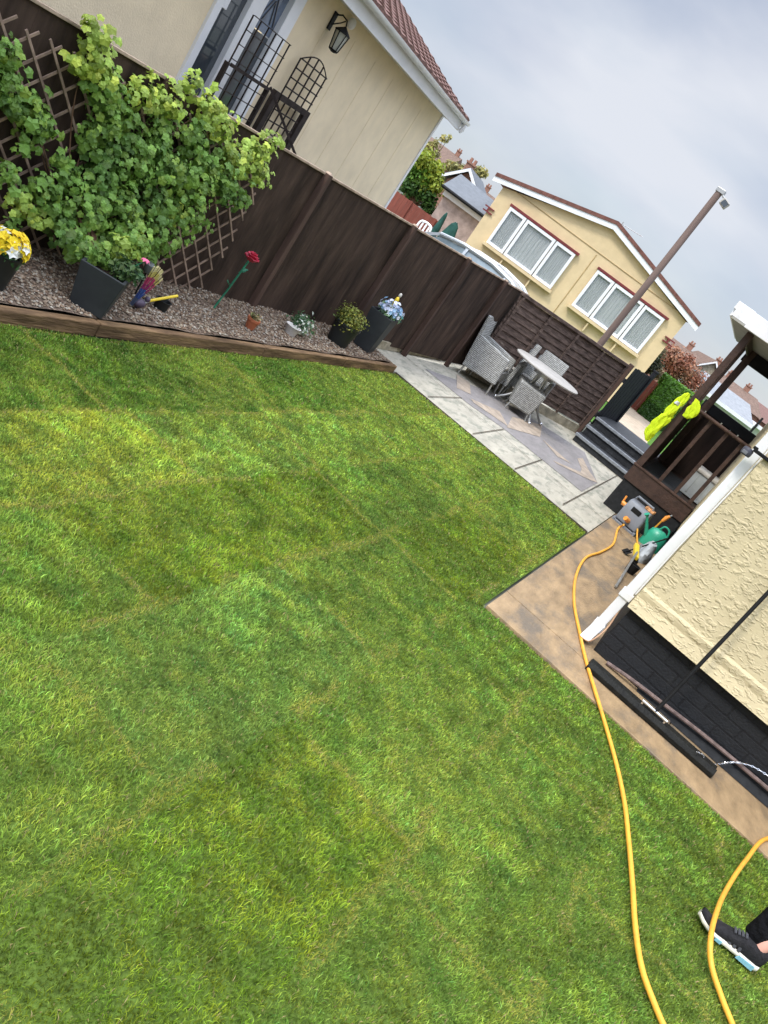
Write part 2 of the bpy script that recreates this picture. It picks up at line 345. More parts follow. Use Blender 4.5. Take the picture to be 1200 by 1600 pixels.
# value noise on a grid for patchiness
class VN:
    def __init__(s, sc, seed): s.g = np.random.default_rng(seed).random((64, 64)); s.sc = sc
    def __call__(s, x, y):
        u = x*s.sc+100; v = y*s.sc+100; i = np.floor(u).astype(int); j = np.floor(v).astype(int); a = u-i; b = v-j; a = a*a*(3-2*a); b = b*b*(3-2*b)
        g = s.g; G = lambda p, q: g[p % 64, q % 64]
        return (G(i, j)*(1-a)+G(i+1, j)*a)*(1-b)+(G(i, j+1)*(1-a)+G(i+1, j+1)*a)*b
vn1, vn2, vn3 = VN(3.1, 1), VN(9, 2), VN(1.1, 3)
def grass():
    P = []
    # density falls with distance from the camera; blades get wider with distance
    def zone(x0, x1, y0, y1, dens):
        n = int((x1-x0)*(y1-y0)*dens); P.append(np.stack([rng.uniform(x0, x1, n), rng.uniform(y0, y1, n)], 1))
    for y0 in np.arange(-.4, 8.2, .4):
        y1 = min(y0+.4, 8.20)
        d = max(1.9, math.hypot(y0+.2, 1.2)); dens = min(36000, 36000*(2.6/d)**1.5)
        # only the part of the lawn near enough to be seen from around the camera
        xl = -3.115; xr = -.46 if y0 >= 4.6 else 2.6
        if y0 < .8: dens *= .45
        zone(xl, xr, y0, y1, dens)
    P = np.concatenate(P); x, y = P[:, 0], P[:, 1]
    keep = ~((x > -.46) & (y > 4.735)); x, y = x[keep], y[keep]; n = len(x)
    d = np.sqrt(x*x+y*y+3.2)
    wob = (vn2(x, y)-.5)*.16; wob2 = (vn2(y+7, x)-.5)*.16
    # roll colour lookup
    base = np.zeros((n, 3)); seam = np.ones(n)
    xx = x+wob*.35; yy = y+wob2*.35
    for i in range(len(xs)-1):
        js = joints[i]
        for k in range(len(js)-1):
            m = (xx >= xs[i]) & (xx < xs[i+1]) & (yy >= js[k]) & (yy < js[k+1])
            base[m] = TG[rolls[i][min(k, len(rolls[i])-1)]]
            e = np.minimum(np.minimum(xx-xs[i], xs[i+1]-xx), np.minimum(np.abs(yy-js[k]), np.abs(js[k+1]-yy)))
            seam[m] = e[m]
    base[base.sum(1) == 0] = TG['mid']
    p1, p2, p3 = vn1(x, y), vn2(x, y), vn3(x, y)
    p4 = VN(22, 5)(x, y); br = (.72+.5*p1)*(.68+.62*p2)*(.7+.6*p4)*(.8+.4*p3)*rng.uniform(.45, 1.6, n)*(.72+.56*VN(41, 8)(x, y))
    c = base*br[:, None]
    hue = VN(15, 11)(x, y)-.5; c[:, 0] *= 1+.40*hue; c[:, 2] *= 1-.3*hue        # clumps lean yellow or blue green
    cool = rng.random(n) < .10; c[cool] = c[cool]*np.array([.9, 1.1, 1.7])
    pale = rng.random(n) < .07; c[pale] = c[pale]*1.5+np.array([.06, .06, .03])
    # yellowing by patches and along seams
    ye = np.clip((p3*.6+p2*.4+p4*.4-.62)*1.7, 0, .75)*rng.random(n)
    sm = np.clip(1.3-seam/.026, 0, 1)*(vn1(x*1.3+9, y*1.3+4) > .36)
    ye = np.clip(ye+sm*rng.uniform(.2, 1.0, n), 0, .9)
    c = c*(1-ye[:, None])+np.array([.46, .43, .08])*ye[:, None]*rng.uniform(.6, 1.2, n)[:, None]
    dry = rng.random(n) < (.035+.10*sm); c[dry] = np.array([.42, .33, .15])*rng.uniform(.6, 1.1, dry.sum())[:, None]
    # geometry: two-segment tapering blade (5 verts, 2 faces)
    h = rng.uniform(.009, .021, n)*(.8+.5*p1)*np.where(sm > .5, .8, 1); wd = rng.uniform(.0018, .0034, n)*np.clip(d/2.6, .9, 3.2)
    az = rng.uniform(0, 2*np.pi, n); lean = rng.uniform(.2, 1.0, n); la = rng.uniform(0, 2*np.pi, n)+ (p1-.5)*2
    wx, wy = np.cos(az)*wd/2, np.sin(az)*wd/2
    lx, ly = np.cos(la), np.sin(la)
    z0 = -.012+.006*np.sin(2.1*x+1.3*y)+.005*np.sin(3.7*y-1.1*x)
    m1x, m1y, m1z = x+lx*h*lean*.35, y+ly*h*lean*.35, z0+h*.6
    tx, ty, tz = x+lx*h*lean, y+ly*h*lean, z0+h*(1-.28*lean)
    V = np.stack([np.stack([x-wx, y-wy, z0], 1), np.stack([x+wx, y+wy, z0], 1), np.stack([m1x+wx*.8, m1y+wy*.8, m1z], 1), np.stack([m1x-wx*.8, m1y-wy*.8, m1z], 1), np.stack([tx, ty, tz], 1)], 1).reshape(-1, 3)
    me = bpy.data.meshes.new('grass'); me.vertices.add(5*n); me.vertices.foreach_set('co', V.astype('f').ravel())
    b = np.arange(n)*5
    loops = np.stack([b, b+1, b+2, b+3, b+3, b+2, b+4], 1).ravel()
    me.loops.add(7*n); me.loops.foreach_set('vertex_index', loops.astype('i'))
    st = np.stack([np.arange(n)*7, np.arange(n)*7+4], 1).ravel()
    me.polygons.add(2*n); me.polygons.foreach_set('loop_start', st.astype('i'))
    try: me.polygons.foreach_set('loop_total', np.tile([4, 3], n).astype('i'))
    except Exception: pass
    me.update(calc_edges=True); me.validate()
    at = me.color_attributes.new('tint', 'FLOAT_COLOR', 'POINT')
    C = np.repeat(np.concatenate([c, np.ones((n, 1))], 1), 5, axis=0)
    at.data.foreach_set('color', C.astype('f').ravel())
    me.materials.append(M['blade']); o = link(bpy.data.objects.new('lawn_grass', me))
    tag(o, 'short striped turf grass of the lawn between sleepers, patio and path', 'grass', kind='stuff')
    print('blades', n)
grass()

# patio: base sheet + inlays + joints
mb = MB(); mb.bb((-3.62, 8.22, -.03), (-.44, 13.9, 0)); mb.bb((-3.70, 8.22, -.03), (-3.625, 13.9, -.001)); mb.build('patio', M['patio'], kind='structure')
mb = MB()
mb.add([(x, y, .004) for x, y in [(-3.3, 9.43), (-2.9, 11.2), (-1.9, 12.0), (-1.47, 12.35), (-.91, 10.9), (-.889, 9.70), (-2.1, 9.66), (-2.6, 9.45)]], [tuple(range(7, -1, -1))])
mb.build('patio_inlay_grey', M['patio_grey'], kind='structure')
sand = [[(-3.272, 10.566), (-3.088, 10.682), (-2.798, 10.039), (-2.919, 9.772)], [(-2.7, 9.807), (-2.444, 10.405), (-2.134, 9.955), (-2.61, 9.721)],
        [(-2.33, 10.711), (-2.129, 11.765), (-1.887, 10.849), (-2.114, 9.852)], [(-1.842, 10.824), (-1.325, 10.75), (-1.497, 10.523)]]
mb = MB()
for p in sand: mb.add([(x, y, .008) for x, y in p], [tuple(range(len(p)))])
mb.add([(x, y, .008) for x, y in [(-1.365, 11.733), (-1.125, 11.207), (-.91, 10.898), (-1.001, 10.672), (-1.151, 10.705), (-1.195, 10.955), (-1.387, 11.43)]], [tuple(range(7))])
mb.add([(x, y, .008) for x, y in [(-1.001, 10.672), (-1.378, 10.101), (-1.443, 10.086), (-1.151, 10.705)]], [(0,1,2,3)])
mb.build('patio_inlay_sand', M['patio_sand'], kind='structure')
mb = MB()
def strip(mb, a, b, w, z):
    a = Vector((*a, z)); b = Vector((*b, z)); d = (b-a).normalized(); s_ = Vector((-d.y, d.x, 0))*w/2
    mb.quad(a-s_, b-s_, b+s_, a+s_)
for a, b in (((-2.68, 8.27), (-2.70, 9.45)), ((-2.03, 8.27), (-2.08, 9.62)), ((-1.44, 8.27), (-1.49, 9.66)), ((-.835, 8.43), (-.90, 12.9)), ((-3.5, 9.2), (-.45, 9.22))):
    strip(mb, a, b, .012, .012)
mb.build('patio_joints', M['grout'], kind='structure')
MB().bb((-3.12, 8.205, -.03), (-.45, 8.222, .006)).build('patio_edge', M['grout'], kind='structure')
# concrete path on the right: two pours
mb = MB(); mb.bb((-.43, 5.20, -.03), (.9, 10.2, .004)); mb.build('path', M['path'], kind='structure', bevel=.004)
mb = MB(); mb.bb((-.43, 4.75, -.03), (6, 5.192, .002)); mb.bb((.91, 5.2, -.03), (6, 6.2, -.004)); mb.build('path_front', M['path'], kind='structure', bevel=.004)
# gravel bed behind sleepers
mb = MB(); grid(mb, -4.05, -3.178, -2, 8.1, 10, 90, lambda x, y: .082+.005*math.sin(7*y+3*x)+.004*math.sin(13*y)+.03*max(0, min(1, (-3.6-x)/.1)))
mb.build('gravel_bed', M['gravel_bed'], kind='structure', smooth=True)
def pebbles():
    n = 16000; vs = []; fs = []; cs = []
    pal = [(.32, .27, .20), (.26, .20, .14), (.17, .11, .07), (.36, .32, .26), (.13, .09, .065), (.24, .17, .115), (.20, .14, .095)]
    for i in range(n):
        x = random.uniform(-3.85, -3.19); y = random.uniform(1.6, 8.08); z = .082+.005*math.sin(7*y+3*x)+.004*math.sin(13*y)+.03*max(0, min(1, (-3.6-x)/.1))+.006
        r = random.uniform(.004, .0125); a = random.uniform(0, 6.28); e = random.uniform(.5, 1.6)
        b = len(vs); c = random.choice(pal); k = random.uniform(.75, 1.2); c = tuple(q*k for q in c)
        for dx, dy, dz in ((1,0,0),(0,1,0),(-1,0,0),(0,-1,0),(0,0,.7),(0,0,-.7)):
            X, Y = dx*e, dy; X, Y = X*math.cos(a)-Y*math.sin(a), X*math.sin(a)+Y*math.cos(a)
            vs.append((x+X*r, y+Y*r, z+dz*r)); cs.append(c)
        fs += [(b, b+1, b+4), (b+1, b+2, b+4), (b+2, b+3, b+4), (b+3, b, b+4), (b+1, b, b+5), (b+2, b+1, b+5), (b+3, b+2, b+5), (b, b+3, b+5)]
    m = MB(); m.v = vs; m.f = fs; m.c = cs
    m.build('gravel', M['stone'], label='loose brown and cream gravel filling the raised bed', cat='gravel', kind='stuff', tint=True)
pebbles()
# grass, path and road beyond the plot
MB().quad((-5.5, 19.5, -.012), (-.6, 14.5, -.012), (6, 17, -.012), (1, 40, -.012), (-12, 40, -.012)).build('far_lawn', M['far_grass'], kind='structure')
MB().quad((-2.25, 17.0, .0), (-.85, 15.2, .0), (-1.55, 21.3, .0), (-2.7, 30, .0), (-4.6, 33, .0)).build('far_path', M['far_path'], kind='structure')

# ================================================================ SLEEPERS
root = empty('sleeper_edging', (-3.16, 4, 0), 'low brown timber sleeper edging between lawn and gravel bed', 'garden edging')
for y0, y1 in ((-.6, 1.35), (1.36, 3.75), (3.76, 5.55), (5.56, 6.95), (6.96, 8.17)):
    MB().bb((-3.18, y0, -.02), (-3.125, y1, .072)).build('sleeper', M['sleeper'], root, bevel=.008)
MB().bb((-3.68, 8.10, -.02), (-3.183, 8.17, .07)).build('end_sleeper', M['sleeper'], root, bevel=.008)
MB().bb((-3.66, 8.2, 0.0), (-3.60, 11.9, .11)).build('concrete_kerb', M['conc_kerb'], None, 'weathered low concrete kerb at the foot of the dark fence by the patio', cat='kerb', bevel=.008)

# ================================================================ DARK FENCE
root = empty('dark_fence', (-3.9, 4, 0), 'tall dark brown stained panel fence running along the gravel bed', 'fence')
posts = [-1.6, .3, 2.25, 4.20, 6.06, 7.72, 9.22, 10.55, 11.62]
def fp(y, off=0): return Vector((FX(y)+off, y, 0))
for i in range(len(posts)-1):
    y0, y1 = posts[i]+.001, posts[i+1]-.001; zt = 1.375-.006*i
    mb = MB(); nb = max(3, int((y1-y0)/.11))
    for k in range(nb):       # close vertical boards, one slightly proud of the next
        a = y0+(y1-y0)*k/nb; b = y0+(y1-y0)*(k+1)/nb; p = fp((a+b)/2, -.020-.0006*(k % 3))
        mb.box((p.x, p.y, .06+(zt-.06)/2), (.014, b-a+.006, zt-.06), Matrix.Rotation(-.0649, 3, 'Z'))
    mb.build('fence_panel', M['fence'], root)
    mb = MB(); p, q = fp(y0, -.012), fp(y1, -.012)
    mb.bar((p.x, p.y, zt+.008), (q.x, q.y, zt+.008), .03, .018); mb.build('top_rail', M['coping'], root, bevel=.002)
for i, y in enumerate(posts[:-1]):
    p = fp(y, .012); zt = 1.40-.006*i
    MB().box((p.x, p.y, zt/2), (.060, .062, zt)).build('post', M['fence_post'], root, bevel=.004)
    MB().box((p.x, p.y, zt+.008), (.056, .056, .016), taper=(.5, .5)).build('post_cap', M['coping'], root, bevel=.002)

# ================================================================ WEATHERED LAP FENCE beyond the patio
root = empty('lap_fence_panel', (-2.6, 12.3, 0), 'weathered brown overlap fence panel behind the patio table', 'fence')
A = Vector((-3.40, 11.22, 0)); B = Vector((-1.93, 13.42, 0)); D_ = (B-A).normalized(); Nn = Vector((D_.y, -D_.x, 0))  # Nn faces the garden
Lp = (B-A).length
mb = MB(); nb = 11
for k in range(nb):
    z0 = .16+k*(1.28-.16)/nb; z1 = z0+(1.28-.16)/nb+.02
    p0 = A+Nn*.012; steps = 14; vs = []
    for j in range(steps+1):
        t = j/steps; q = p0+D_*Lp*t; wv = .002*math.sin(t*11+k*2.1)
        vs += [q+Vector((0,0,z0+wv))+Nn*.016, q+Vector((0,0,z1+wv))-Nn*.004, q+Vector((0,0,z1+wv))-Nn*.014, q+Vector((0,0,z0+wv))+Nn*.006]
    fs = []
    for j in range(steps):
        a = j*4; b = a+4
        for e_ in range(4): fs.append((a+e_, b+e_, b+(e_+1) % 4, a+(e_+1) % 4))
    mb.add(vs, fs)
mb.build('lap_board', M['lap'], root)
for t in (.02, .255, .5, .745, .98):
    mb = MB(); p = A+D_*Lp*t+Nn*.035; mb.bar((p.x, p.y, .14), (p.x, p.y, 1.30), .04, .03, up=Nn); mb.build('batten', M['lap'], root, bevel=.003)
mb = MB(); a = A+Nn*.02; b = B+Nn*.02; mb.bar((a.x, a.y, 1.325), (b.x, b.y, 1.325), .07, .045); mb.build('top_rail', M['lap'], root, bevel=.004)
mb = MB(); mb.bar((a.x, a.y, .07), (b.x, b.y, .07), .05, .14); mb.build('gravel_board', M['conc_kerb'], root, bevel=.004)
MB().box((B.x+.04, B.y-.02, .69), (.08, .08, 1.38)).build('end_post', M['fence_post'], root, bevel=.005)

# ================================================================ CREAM HOUSE behind the fence (frame: s along wall, y away, z up)
C0 = Vector((-6.475, 12.379, 0)); ex = Vector((-.16516, .98627, 0)); ey = Vector((-.98627, -.16516, 0))
TC = Matrix(((ex.x, ey.x, 0, C0.x), (ex.y, ey.y, 0, C0.y), (0, 0, 1, 0), (0, 0, 0, 1)))
root = empty('cream_bungalow', C0, 'cream rendered bungalow with brown tiled roof standing over the dark fence', 'house')
mb = MB(TC)
mb.bb((-17, 0, 0), (-6.60, .2, 2.75)); mb.bb((-5.33, 0, 0), (0, .2, 2.75)); mb.bb((-6.60, 0, 2.62), (-5.33, .2, 2.75)); mb.bb((-6.60, .0, 0), (-5.33, .2, .35))
mb.bb((-.2, .2, 0), (-.003, 7, 2.75)); mb.prism([(-.2, .2, 2.751), (-.2, 7, 2.751), (-.2, 3.6, 4.15)], .19, (1, 0, 0))
mb.build('wall', M['cream'], root)
mb = MB(TC)
for k in range(6): mb.bb((-4.7+k*.74, -.004, .2), (-4.66+k*.74, .001, 2.5))
# render bands
mb.build('render_ribs', M['cream'], root)
mb = MB(TC); mb.bb((-.06, -.02, 0), (.02, .10, 2.72)); mb.build('corner_trim', M['white'], root, bevel=.004)
# roof with rows of tiles
mb = MB(TC); pr_ = R(22); cs, sn = math.cos(pr_), math.sin(pr_)
def rp(s_, t, h=0): return (s_, -.34+t*cs-h*sn, 2.80+t*sn+h*cs)
rows = 22
for r_ in range(rows):
    t0, t1 = r_*.175, r_*.175+.20
    n = 60; vs = []; fs = []
    s0 = -9; s1 = .16
    for j in range(n+1):
        s_ = s0+(s1-s0)*j/n
        hh = .018*abs(math.sin(j*math.pi/2))
        vs += [rp(s_, t0, .045+hh), rp(s_, t1, .02+hh), rp(s_, t0, .01+hh*0)]
    for j in range(n):
        a = j*3; fs += [(a, a+3, a+4, a+1), (a+2, a+5, a+3, a)]
    mb.add(vs, fs)
mb.build('roof_tiles', M['tile'], root)
mb = MB(TC); mb.prism([rp(-9, 0, -.02), rp(-9, 3.95, -.02), rp(-9, 3.95, .0), rp(-9, 0, .0)], 9.1, (1, 0, 0)); mb.build('roof_deck', M['white'], root)
mb = MB(TC); mb.prism([rp(.102, 0, -.12), rp(.102, 3.9, -.12), rp(.102, 3.9, .02), rp(.102, 0, .02)], .03, (1, 0, 0)); mb.build('verge_board', M['white'], root)
mb = MB(TC); mb.bb((-17, -.30, 2.62), (.1, -.27, 2.80)); mb.bb((-17, -.269, 2.66), (.1, -.001, 2.68)); mb.build('fascia', M['white'], root, bevel=.003)
# gutter: half-round channel
mb = MB(TC); n = 8; vs = []; 
for s_ in (-17, .14):
    for rr in (.055, .048):
        for j in range(n+1):
            a = math.pi*j/n; vs.append((s_, -.357-rr*math.cos(a), 2.80-rr*math.sin(a)))
k = n+1; fs = []
for j in range(n): fs += [(j, j+1, 2*k+j+1, 2*k+j), (k+j, 3*k+j, 3*k+j+1, k+j+1), (2*k+j, 2*k+j+1, 3*k+j+1, 3*k+j)]
fs += [(0, 2*k, 3*k, k), (n, k+n, 3*k+n, 2*k+n)]
mb.add(vs, fs); mb.build('gutter', M['white'], root, smooth=True)
mb = MB(TC); mb.tube([(.06, -.36, 2.75), (.06, -.36, 2.66), (.06, -.33, 2.62)], .036, 10); mb.build('gutter_outlet', M['white'], root, smooth=True)
# door: a frame with two stiles and glazing
fr = MB(TC); fr.bb((-6.60, -.03, .35), (-6.50, .12, 2.62)); fr.bb((-5.52, -.03, .35), (-5.33, .12, 2.62)); fr.bb((-6.50, -.03, 2.52), (-5.52, .12, 2.62))
fr.bb((-6.12, -.02, .35), (-5.90, .10, 2.52)); fr.bb((-6.499, -.01, 1.92), (-6.40, .09, 2.519))
door = fr.build('door', M['white'], root, bevel=.004)
mb = MB(TC); mb.bb((-6.41, .03, .5), (-6.11, .05, 2.5)); mb.bb((-5.91, .03, .4), (-5.51, .05, 1.95)); mb.bb((-6.5, .03, .4), (-6.41, .05, 1.93)); mb.build('dark_pane', M['glass'], door)
mb = MB(TC); mb.bb((-5.90, .028, 1.96), (-5.52, .05, 2.515)); mb.build('leaded_pane', M['blueglass'], door)
mb = MB(TC)
for q in (0, .07):
    mb.bar((-5.86+q, .022, 2.05), (-5.71, .022, 2.32-q), .012, .006, up=(0,1,0)); mb.bar((-5.71, .022, 2.32-q), (-5.56-q, .022, 2.05), .012, .006, up=(0,1,0))
mb.build('leading', M['lead'], door)

# ---- wall lantern, round vent
root = empty('wall_lantern', TC @ Vector((-4.66, 0, 2.45)), 'black carriage lantern hanging from a bracket on the cream wall', 'lantern')
mb = MB(TC); mb.bb((-4.70, -.02, 2.38), (-4.63, -.001, 2.56)); mb.tube([(-4.665, -.02, 2.54), (-4.665, -.08, 2.57), (-4.665, -.15, 2.55), (-4.665, -.17, 2.50)], .008, 6); mb.tube([(-4.665, -.02, 2.44), (-4.665, -.10, 2.50), (-4.665, -.14, 2.54)], .006, 6)
mb.build('bracket', M['black'], root)
mb = MB(TC); mb.lathe((-4.665, -.17, 0), [(.005, 2.50), (.03, 2.48), (.085, 2.44), (.09, 2.43), (.02, 2.43)], 6)
for j in range(6):
    a = math.pi*j/3; mb.tube([(-4.665+.078*math.cos(a), -.17+.078*math.sin(a), 2.43), (-4.665+.05*math.cos(a), -.17+.05*math.sin(a), 2.26)], .006, 5)
mb.lathe((-4.665, -.17, 0), [(.055, 2.26), (.05, 2.245), (.015, 2.23)], 6)
fr = mb.build('lantern_frame', M['black'], root)
mb = MB(TC); mb.lathe((-4.665, -.17, 0), [(.045, 2.262), (.072, 2.428)], 6); mb.build('lantern_glass', mat('lantern_glass', (.42, .42, .36), .3, .4), fr)
root = MB(TC).sphere((-4.36, -.06, 2.58), .06, 14, 8, (1, .7, 1)).build('wall_vent', M['white'], None, 'small round white vent dome under the eaves beside the lantern', smooth=True, cat='vent')

# ---- trellises standing in front of the cream wall
def lattice(mb, s0, s1, z0, z1, ns, nz_, y, th=.014, arch=0):
    for i in range(ns+1):
        s_ = s0+(s1-s0)*i/ns; zt = z1+(arch*math.sin(math.pi*i/ns) if arch else 0)
        mb.bar((s_, y, z0), (s_, y, zt), th, .012, up=(0,1,0))
    for k in range(nz_+1):
        z = z0+(z1-z0)*k/nz_; mb.bar((s0, y-.012, z), (s1, y-.012, z), th, .012, up=(0,1,0))
    if arch:
        pts = [(s0+(s1-s0)*i/12, y-.006, z1+arch*math.sin(math.pi*i/12)) for i in range(13)]; mb.tube(pts, th*.5, 5)
root = empty('arched_trellis', TC @ Vector((-4.7, -.1, 0)), 'dark arched trellis above a framed lattice panel against the cream wall', 'trellis')
mb = MB(TC); lattice(mb, -5.02, -4.32, 1.60, 2.0, 4, 4, -.09, arch=.10); mb.build('arched_lattice', M['lathdark'], root)
mb = MB(TC); lattice(mb, -5.0, -4.42, .5, 1.58, 4, 9, -.09); mb.build('lower_lattice', M['lathdark'], root)
mb = MB(TC); mb.bb((-5.16, -.11, 0), (-5.06, -.06, 1.62)); mb.bb((-4.38, -.11, 0), (-4.26, -.06, 1.62)); mb.bb((-5.05, -.12, 1.56), (-4.39, -.07, 1.62)); mb.build('frame', M['lathdark'], root)
root = empty('door_trellis', TC @ Vector((-6, -.05, 0)), 'dark lattice trellis standing in front of the white door', 'trellis')
mb = MB(TC); lattice(mb, -6.40, -5.64, .5, 2.02, 5, 12, -.25, th=.008); mb.bb((-6.44, -.27, 0), (-6.41, -.23, 1.6)); mb.bb((-5.63, -.27, 0), (-5.60, -.23, 1.6)); mb.bb((-6.40, -.285, 1.58), (-5.64, -.265, 1.61))
mb.bar((-5.60, -.26, 1.62), (-5.18, -.9, 1.05), .035, .025); mb.build('lattice', M['lathdark'], root)

# ================================================================ YELLOW HOUSE (face frame)
HD = Vector((-.26819, .96336, 0)); UU = Vector((.96336, .26819, 0))
def TB(D, Dref): # frame at distance D: x right along face, y away, z up; sizes measured at Dref get scaled by k
    O = HD*D; k = D/Dref
    return Matrix(((UU.x, HD.x, 0, O.x), (UU.y, HD.y, 0, O.y), (0, 0, 1, 0), (0, 0, 0, 1))), k
TY, ky = TB(22, 18)
U = lambda u: u*ky
Z = lambda z: 1.8+(z-1.8)*ky
root = empty('yellow_bungalow', TY @ Vector((U(.35), 0, 0)), 'ochre yellow gabled bungalow with two white triple windows beyond the fences', 'house')
uL, uR, uP = U(-2.0), U(2.68), U(.335); zE, zP = Z(2.545), Z(3.14)
# gable wall with window openings left solid behind the window boxes
mb = MB(TY); mb.prism([(uL, 0, 0), (uR, 0, 0), (uR, 0, zE-.02), (uP, 0, zP), (uL, 0, zE-.02)], 9, (0, 1, 0)); mb.build('wall', M['yellow'], root)
mb = MB(TY)
def bands(a, b, h, th, y0, y1, z=0):
    return [(a[0], y0, a[1]+z), (b[0], y0, b[1]+z), (b[0], y0, b[1]+h+z), (a[0], y0, a[1]+h+z)]
eL, eR, pk = (U(-2.26), Z(2.50)), (U(2.93), Z(2.49)), (uP, Z(3.11))
for a, b in ((eL, pk), (pk, eR)): mb.prism(bands(a, b, .13, 0, -.14, 0), .04, (0, 1, 0))
mb.build('barge_board', M['white'], root)
mb = MB(TY)
for a, b in ((eL, pk), (pk, eR)): mb.prism(bands(a, b, .09, 0, -.16, 0, .132), 9.4, (0, 1, 0))
mb.build('roof', M['ytile'], root)
mb = MB(TY)
for a, b in ((eL, pk), (pk, eR)): mb.prism(bands(a, b, .02, 0, -.098, 0, .03), .092, (0, 1, 0))
mb.build('soffit', M['yellow'], root)
mb = MB(TY); mb.bb((uL+.05, -.016, Z(2.60)), (uR-.05, -.002, Z(2.608))); mb.bb((U(.37), -.014, 0), (U(.385), -.002, Z(2.55))); mb.build('panel_joint', mat('joint_line', (.40, .27, .11), .8), root)
def triple(u0, ua, ub, u1, zb, zt):
    for a, b in ((u0, ua), (ua, ub), (ub, u1)):
        f_ = .075; a2, b2 = a+.012, b-.012
        mb = MB(TY); mb.bb((a2, -.12, zb), (a2+f_, -.02, zt)); mb.bb((b2-f_, -.12, zb), (b2, -.02, zt)); mb.bb((a2+f_, -.12, zb), (b2-f_, -.02, zb+f_)); mb.bb((a2+f_, -.12, zt-f_), (b2-f_, -.02, zt))
        fo = mb.build('window', M['white'], root, bevel=.006)
        # pleated curtain
        mb = MB(TY); n = 48; vs = []
        for j in range(n+1):
            x = a2+f_+(b2-a2-2*f_)*j/n; y = -.035+.012*math.sin(j*.95)+.006*math.sin(j*2.3)
            vs += [(x, y, zb+f_), (x, y, zt-f_)]
        mb.add(vs, [(2*j, 2*j+2, 2*j+3, 2*j+1) for j in range(n)]); mb.build('curtain', M['curtain'], fo)
        gm = MB(TY); gm.bb((a2+f_, -.085, zb+f_), (b2-f_, -.080, zt-f_)); gm.build('pane', M['paneglass'], fo)
    mb = MB(TY); mb.bb((u0-.05, -.16, zb-.085), (u1+.05, -.01, zb-.01)); mb.build('window_sill', M['yellow'], root, bevel=.006)
    mb = MB(TY); mb.bb((u0-.02, -.13, zt+.012), (u1+.06, -.01, zt+.075)); mb.build('head_trim', M['maroon'], root, bevel=.004)
    for t in (.3, .72):
        mb = MB(TY); mb.bb((u0+(u1-u0)*t-.02, -.12, zb-.35), (u0+(u1-u0)*t+.02, -.005, zb-.09)); mb.build('sill_bracket', M['yellow'], root)
gl = bpy.data.materials.new('pane_glass'); gl.use_nodes = True; b_ = gl.node_tree.nodes['Principled BSDF']
b_.inputs['Roughness'].default_value = .05; b_.inputs['Alpha'].default_value = .18; b_.inputs['Base Color'].default_value = (.5, .55, .58, 1); b_.inputs['Specular IOR Level'].default_value = .6
M['paneglass'] = gl
triple(U(-1.65), U(-1.21), U(-.46), U(.04), Z(1.47), Z(2.31))
triple(U(.57), U(1.03), U(1.79), U(2.31), Z(1.47), Z(2.33))
for a_, b_, dz in ((uR-.18, uR+.12, 0), (uL-.12, uL+.16, -.02)):
    mb = MB(TY)
    for z in (2.06, 1.97): mb.bb((a_, -.05, Z(z+dz)), (b_, -.01, Z(z+dz)+.035))
    mb.bb((a_+.10, -.055, Z(1.97+dz)+.01), (a_+.14, -.012, Z(2.06+dz)+.01)); mb.build('wall_hook', M['maroon'], root)
root = empty('tv_antenna', TY @ Vector((U(.42), .4, Z(3.1))), 'thin television aerial on the ridge of the yellow bungalow', 'antenna')
mb = MB(TY); x0 = U(.42); mb.tube([(x0, .4, Z(3.05)), (x0, .4, Z(3.37))], .014, 6); mb.tube([(x0-.08, .4, Z(3.32)), (x0+.62, .4, Z(3.36))], .008, 5)
for j in range(8): mb.tube([(x0-.05+j*.085, .28, Z(3.32)+.006*j), (x0-.05+j*.085, .52, Z(3.32)+.006*j)], .005, 4)
mb.build('aerial_rods', M['metal'], root)
# wall light spot
# ================================================================ POLE WITH FLOODLIGHT
root = empty('lighting_pole', (-2.67, 14.31, 0), 'tall brown pole with a small floodlight on top behind the lap fence', 'pole')
mb = MB(); mb.tube([(-2.67, 14.31, -.02), (-2.67, 14.31, 4.20)], [.062, .058], 16); mb.build('pole', M['pole'], root, smooth=True)
mb = MB(); mb.box((-2.66, 14.31, 4.23), (.15, .13, .07)); mb.bar((-2.61, 14.28, 4.20), (-2.52, 14.2, 4.15), .03, .03); arm = mb.build('bracket', M['metal'], root, bevel=.006)
mb = MB(); mb.box((-2.48, 14.22, 4.10), (.13, .12, .11), Matrix.Rotation(R(20), 3, 'Y')); fl = mb.build('floodlight', mat('floodlight_body', (.4, .38, .33), .5), root, bevel=.01)
mb = MB(); mb.box((-2.47, 14.156, 4.095), (.10, .006, .08), Matrix.Rotation(R(20), 3, 'Y')); mb.build('lens', M['glass'], fl)

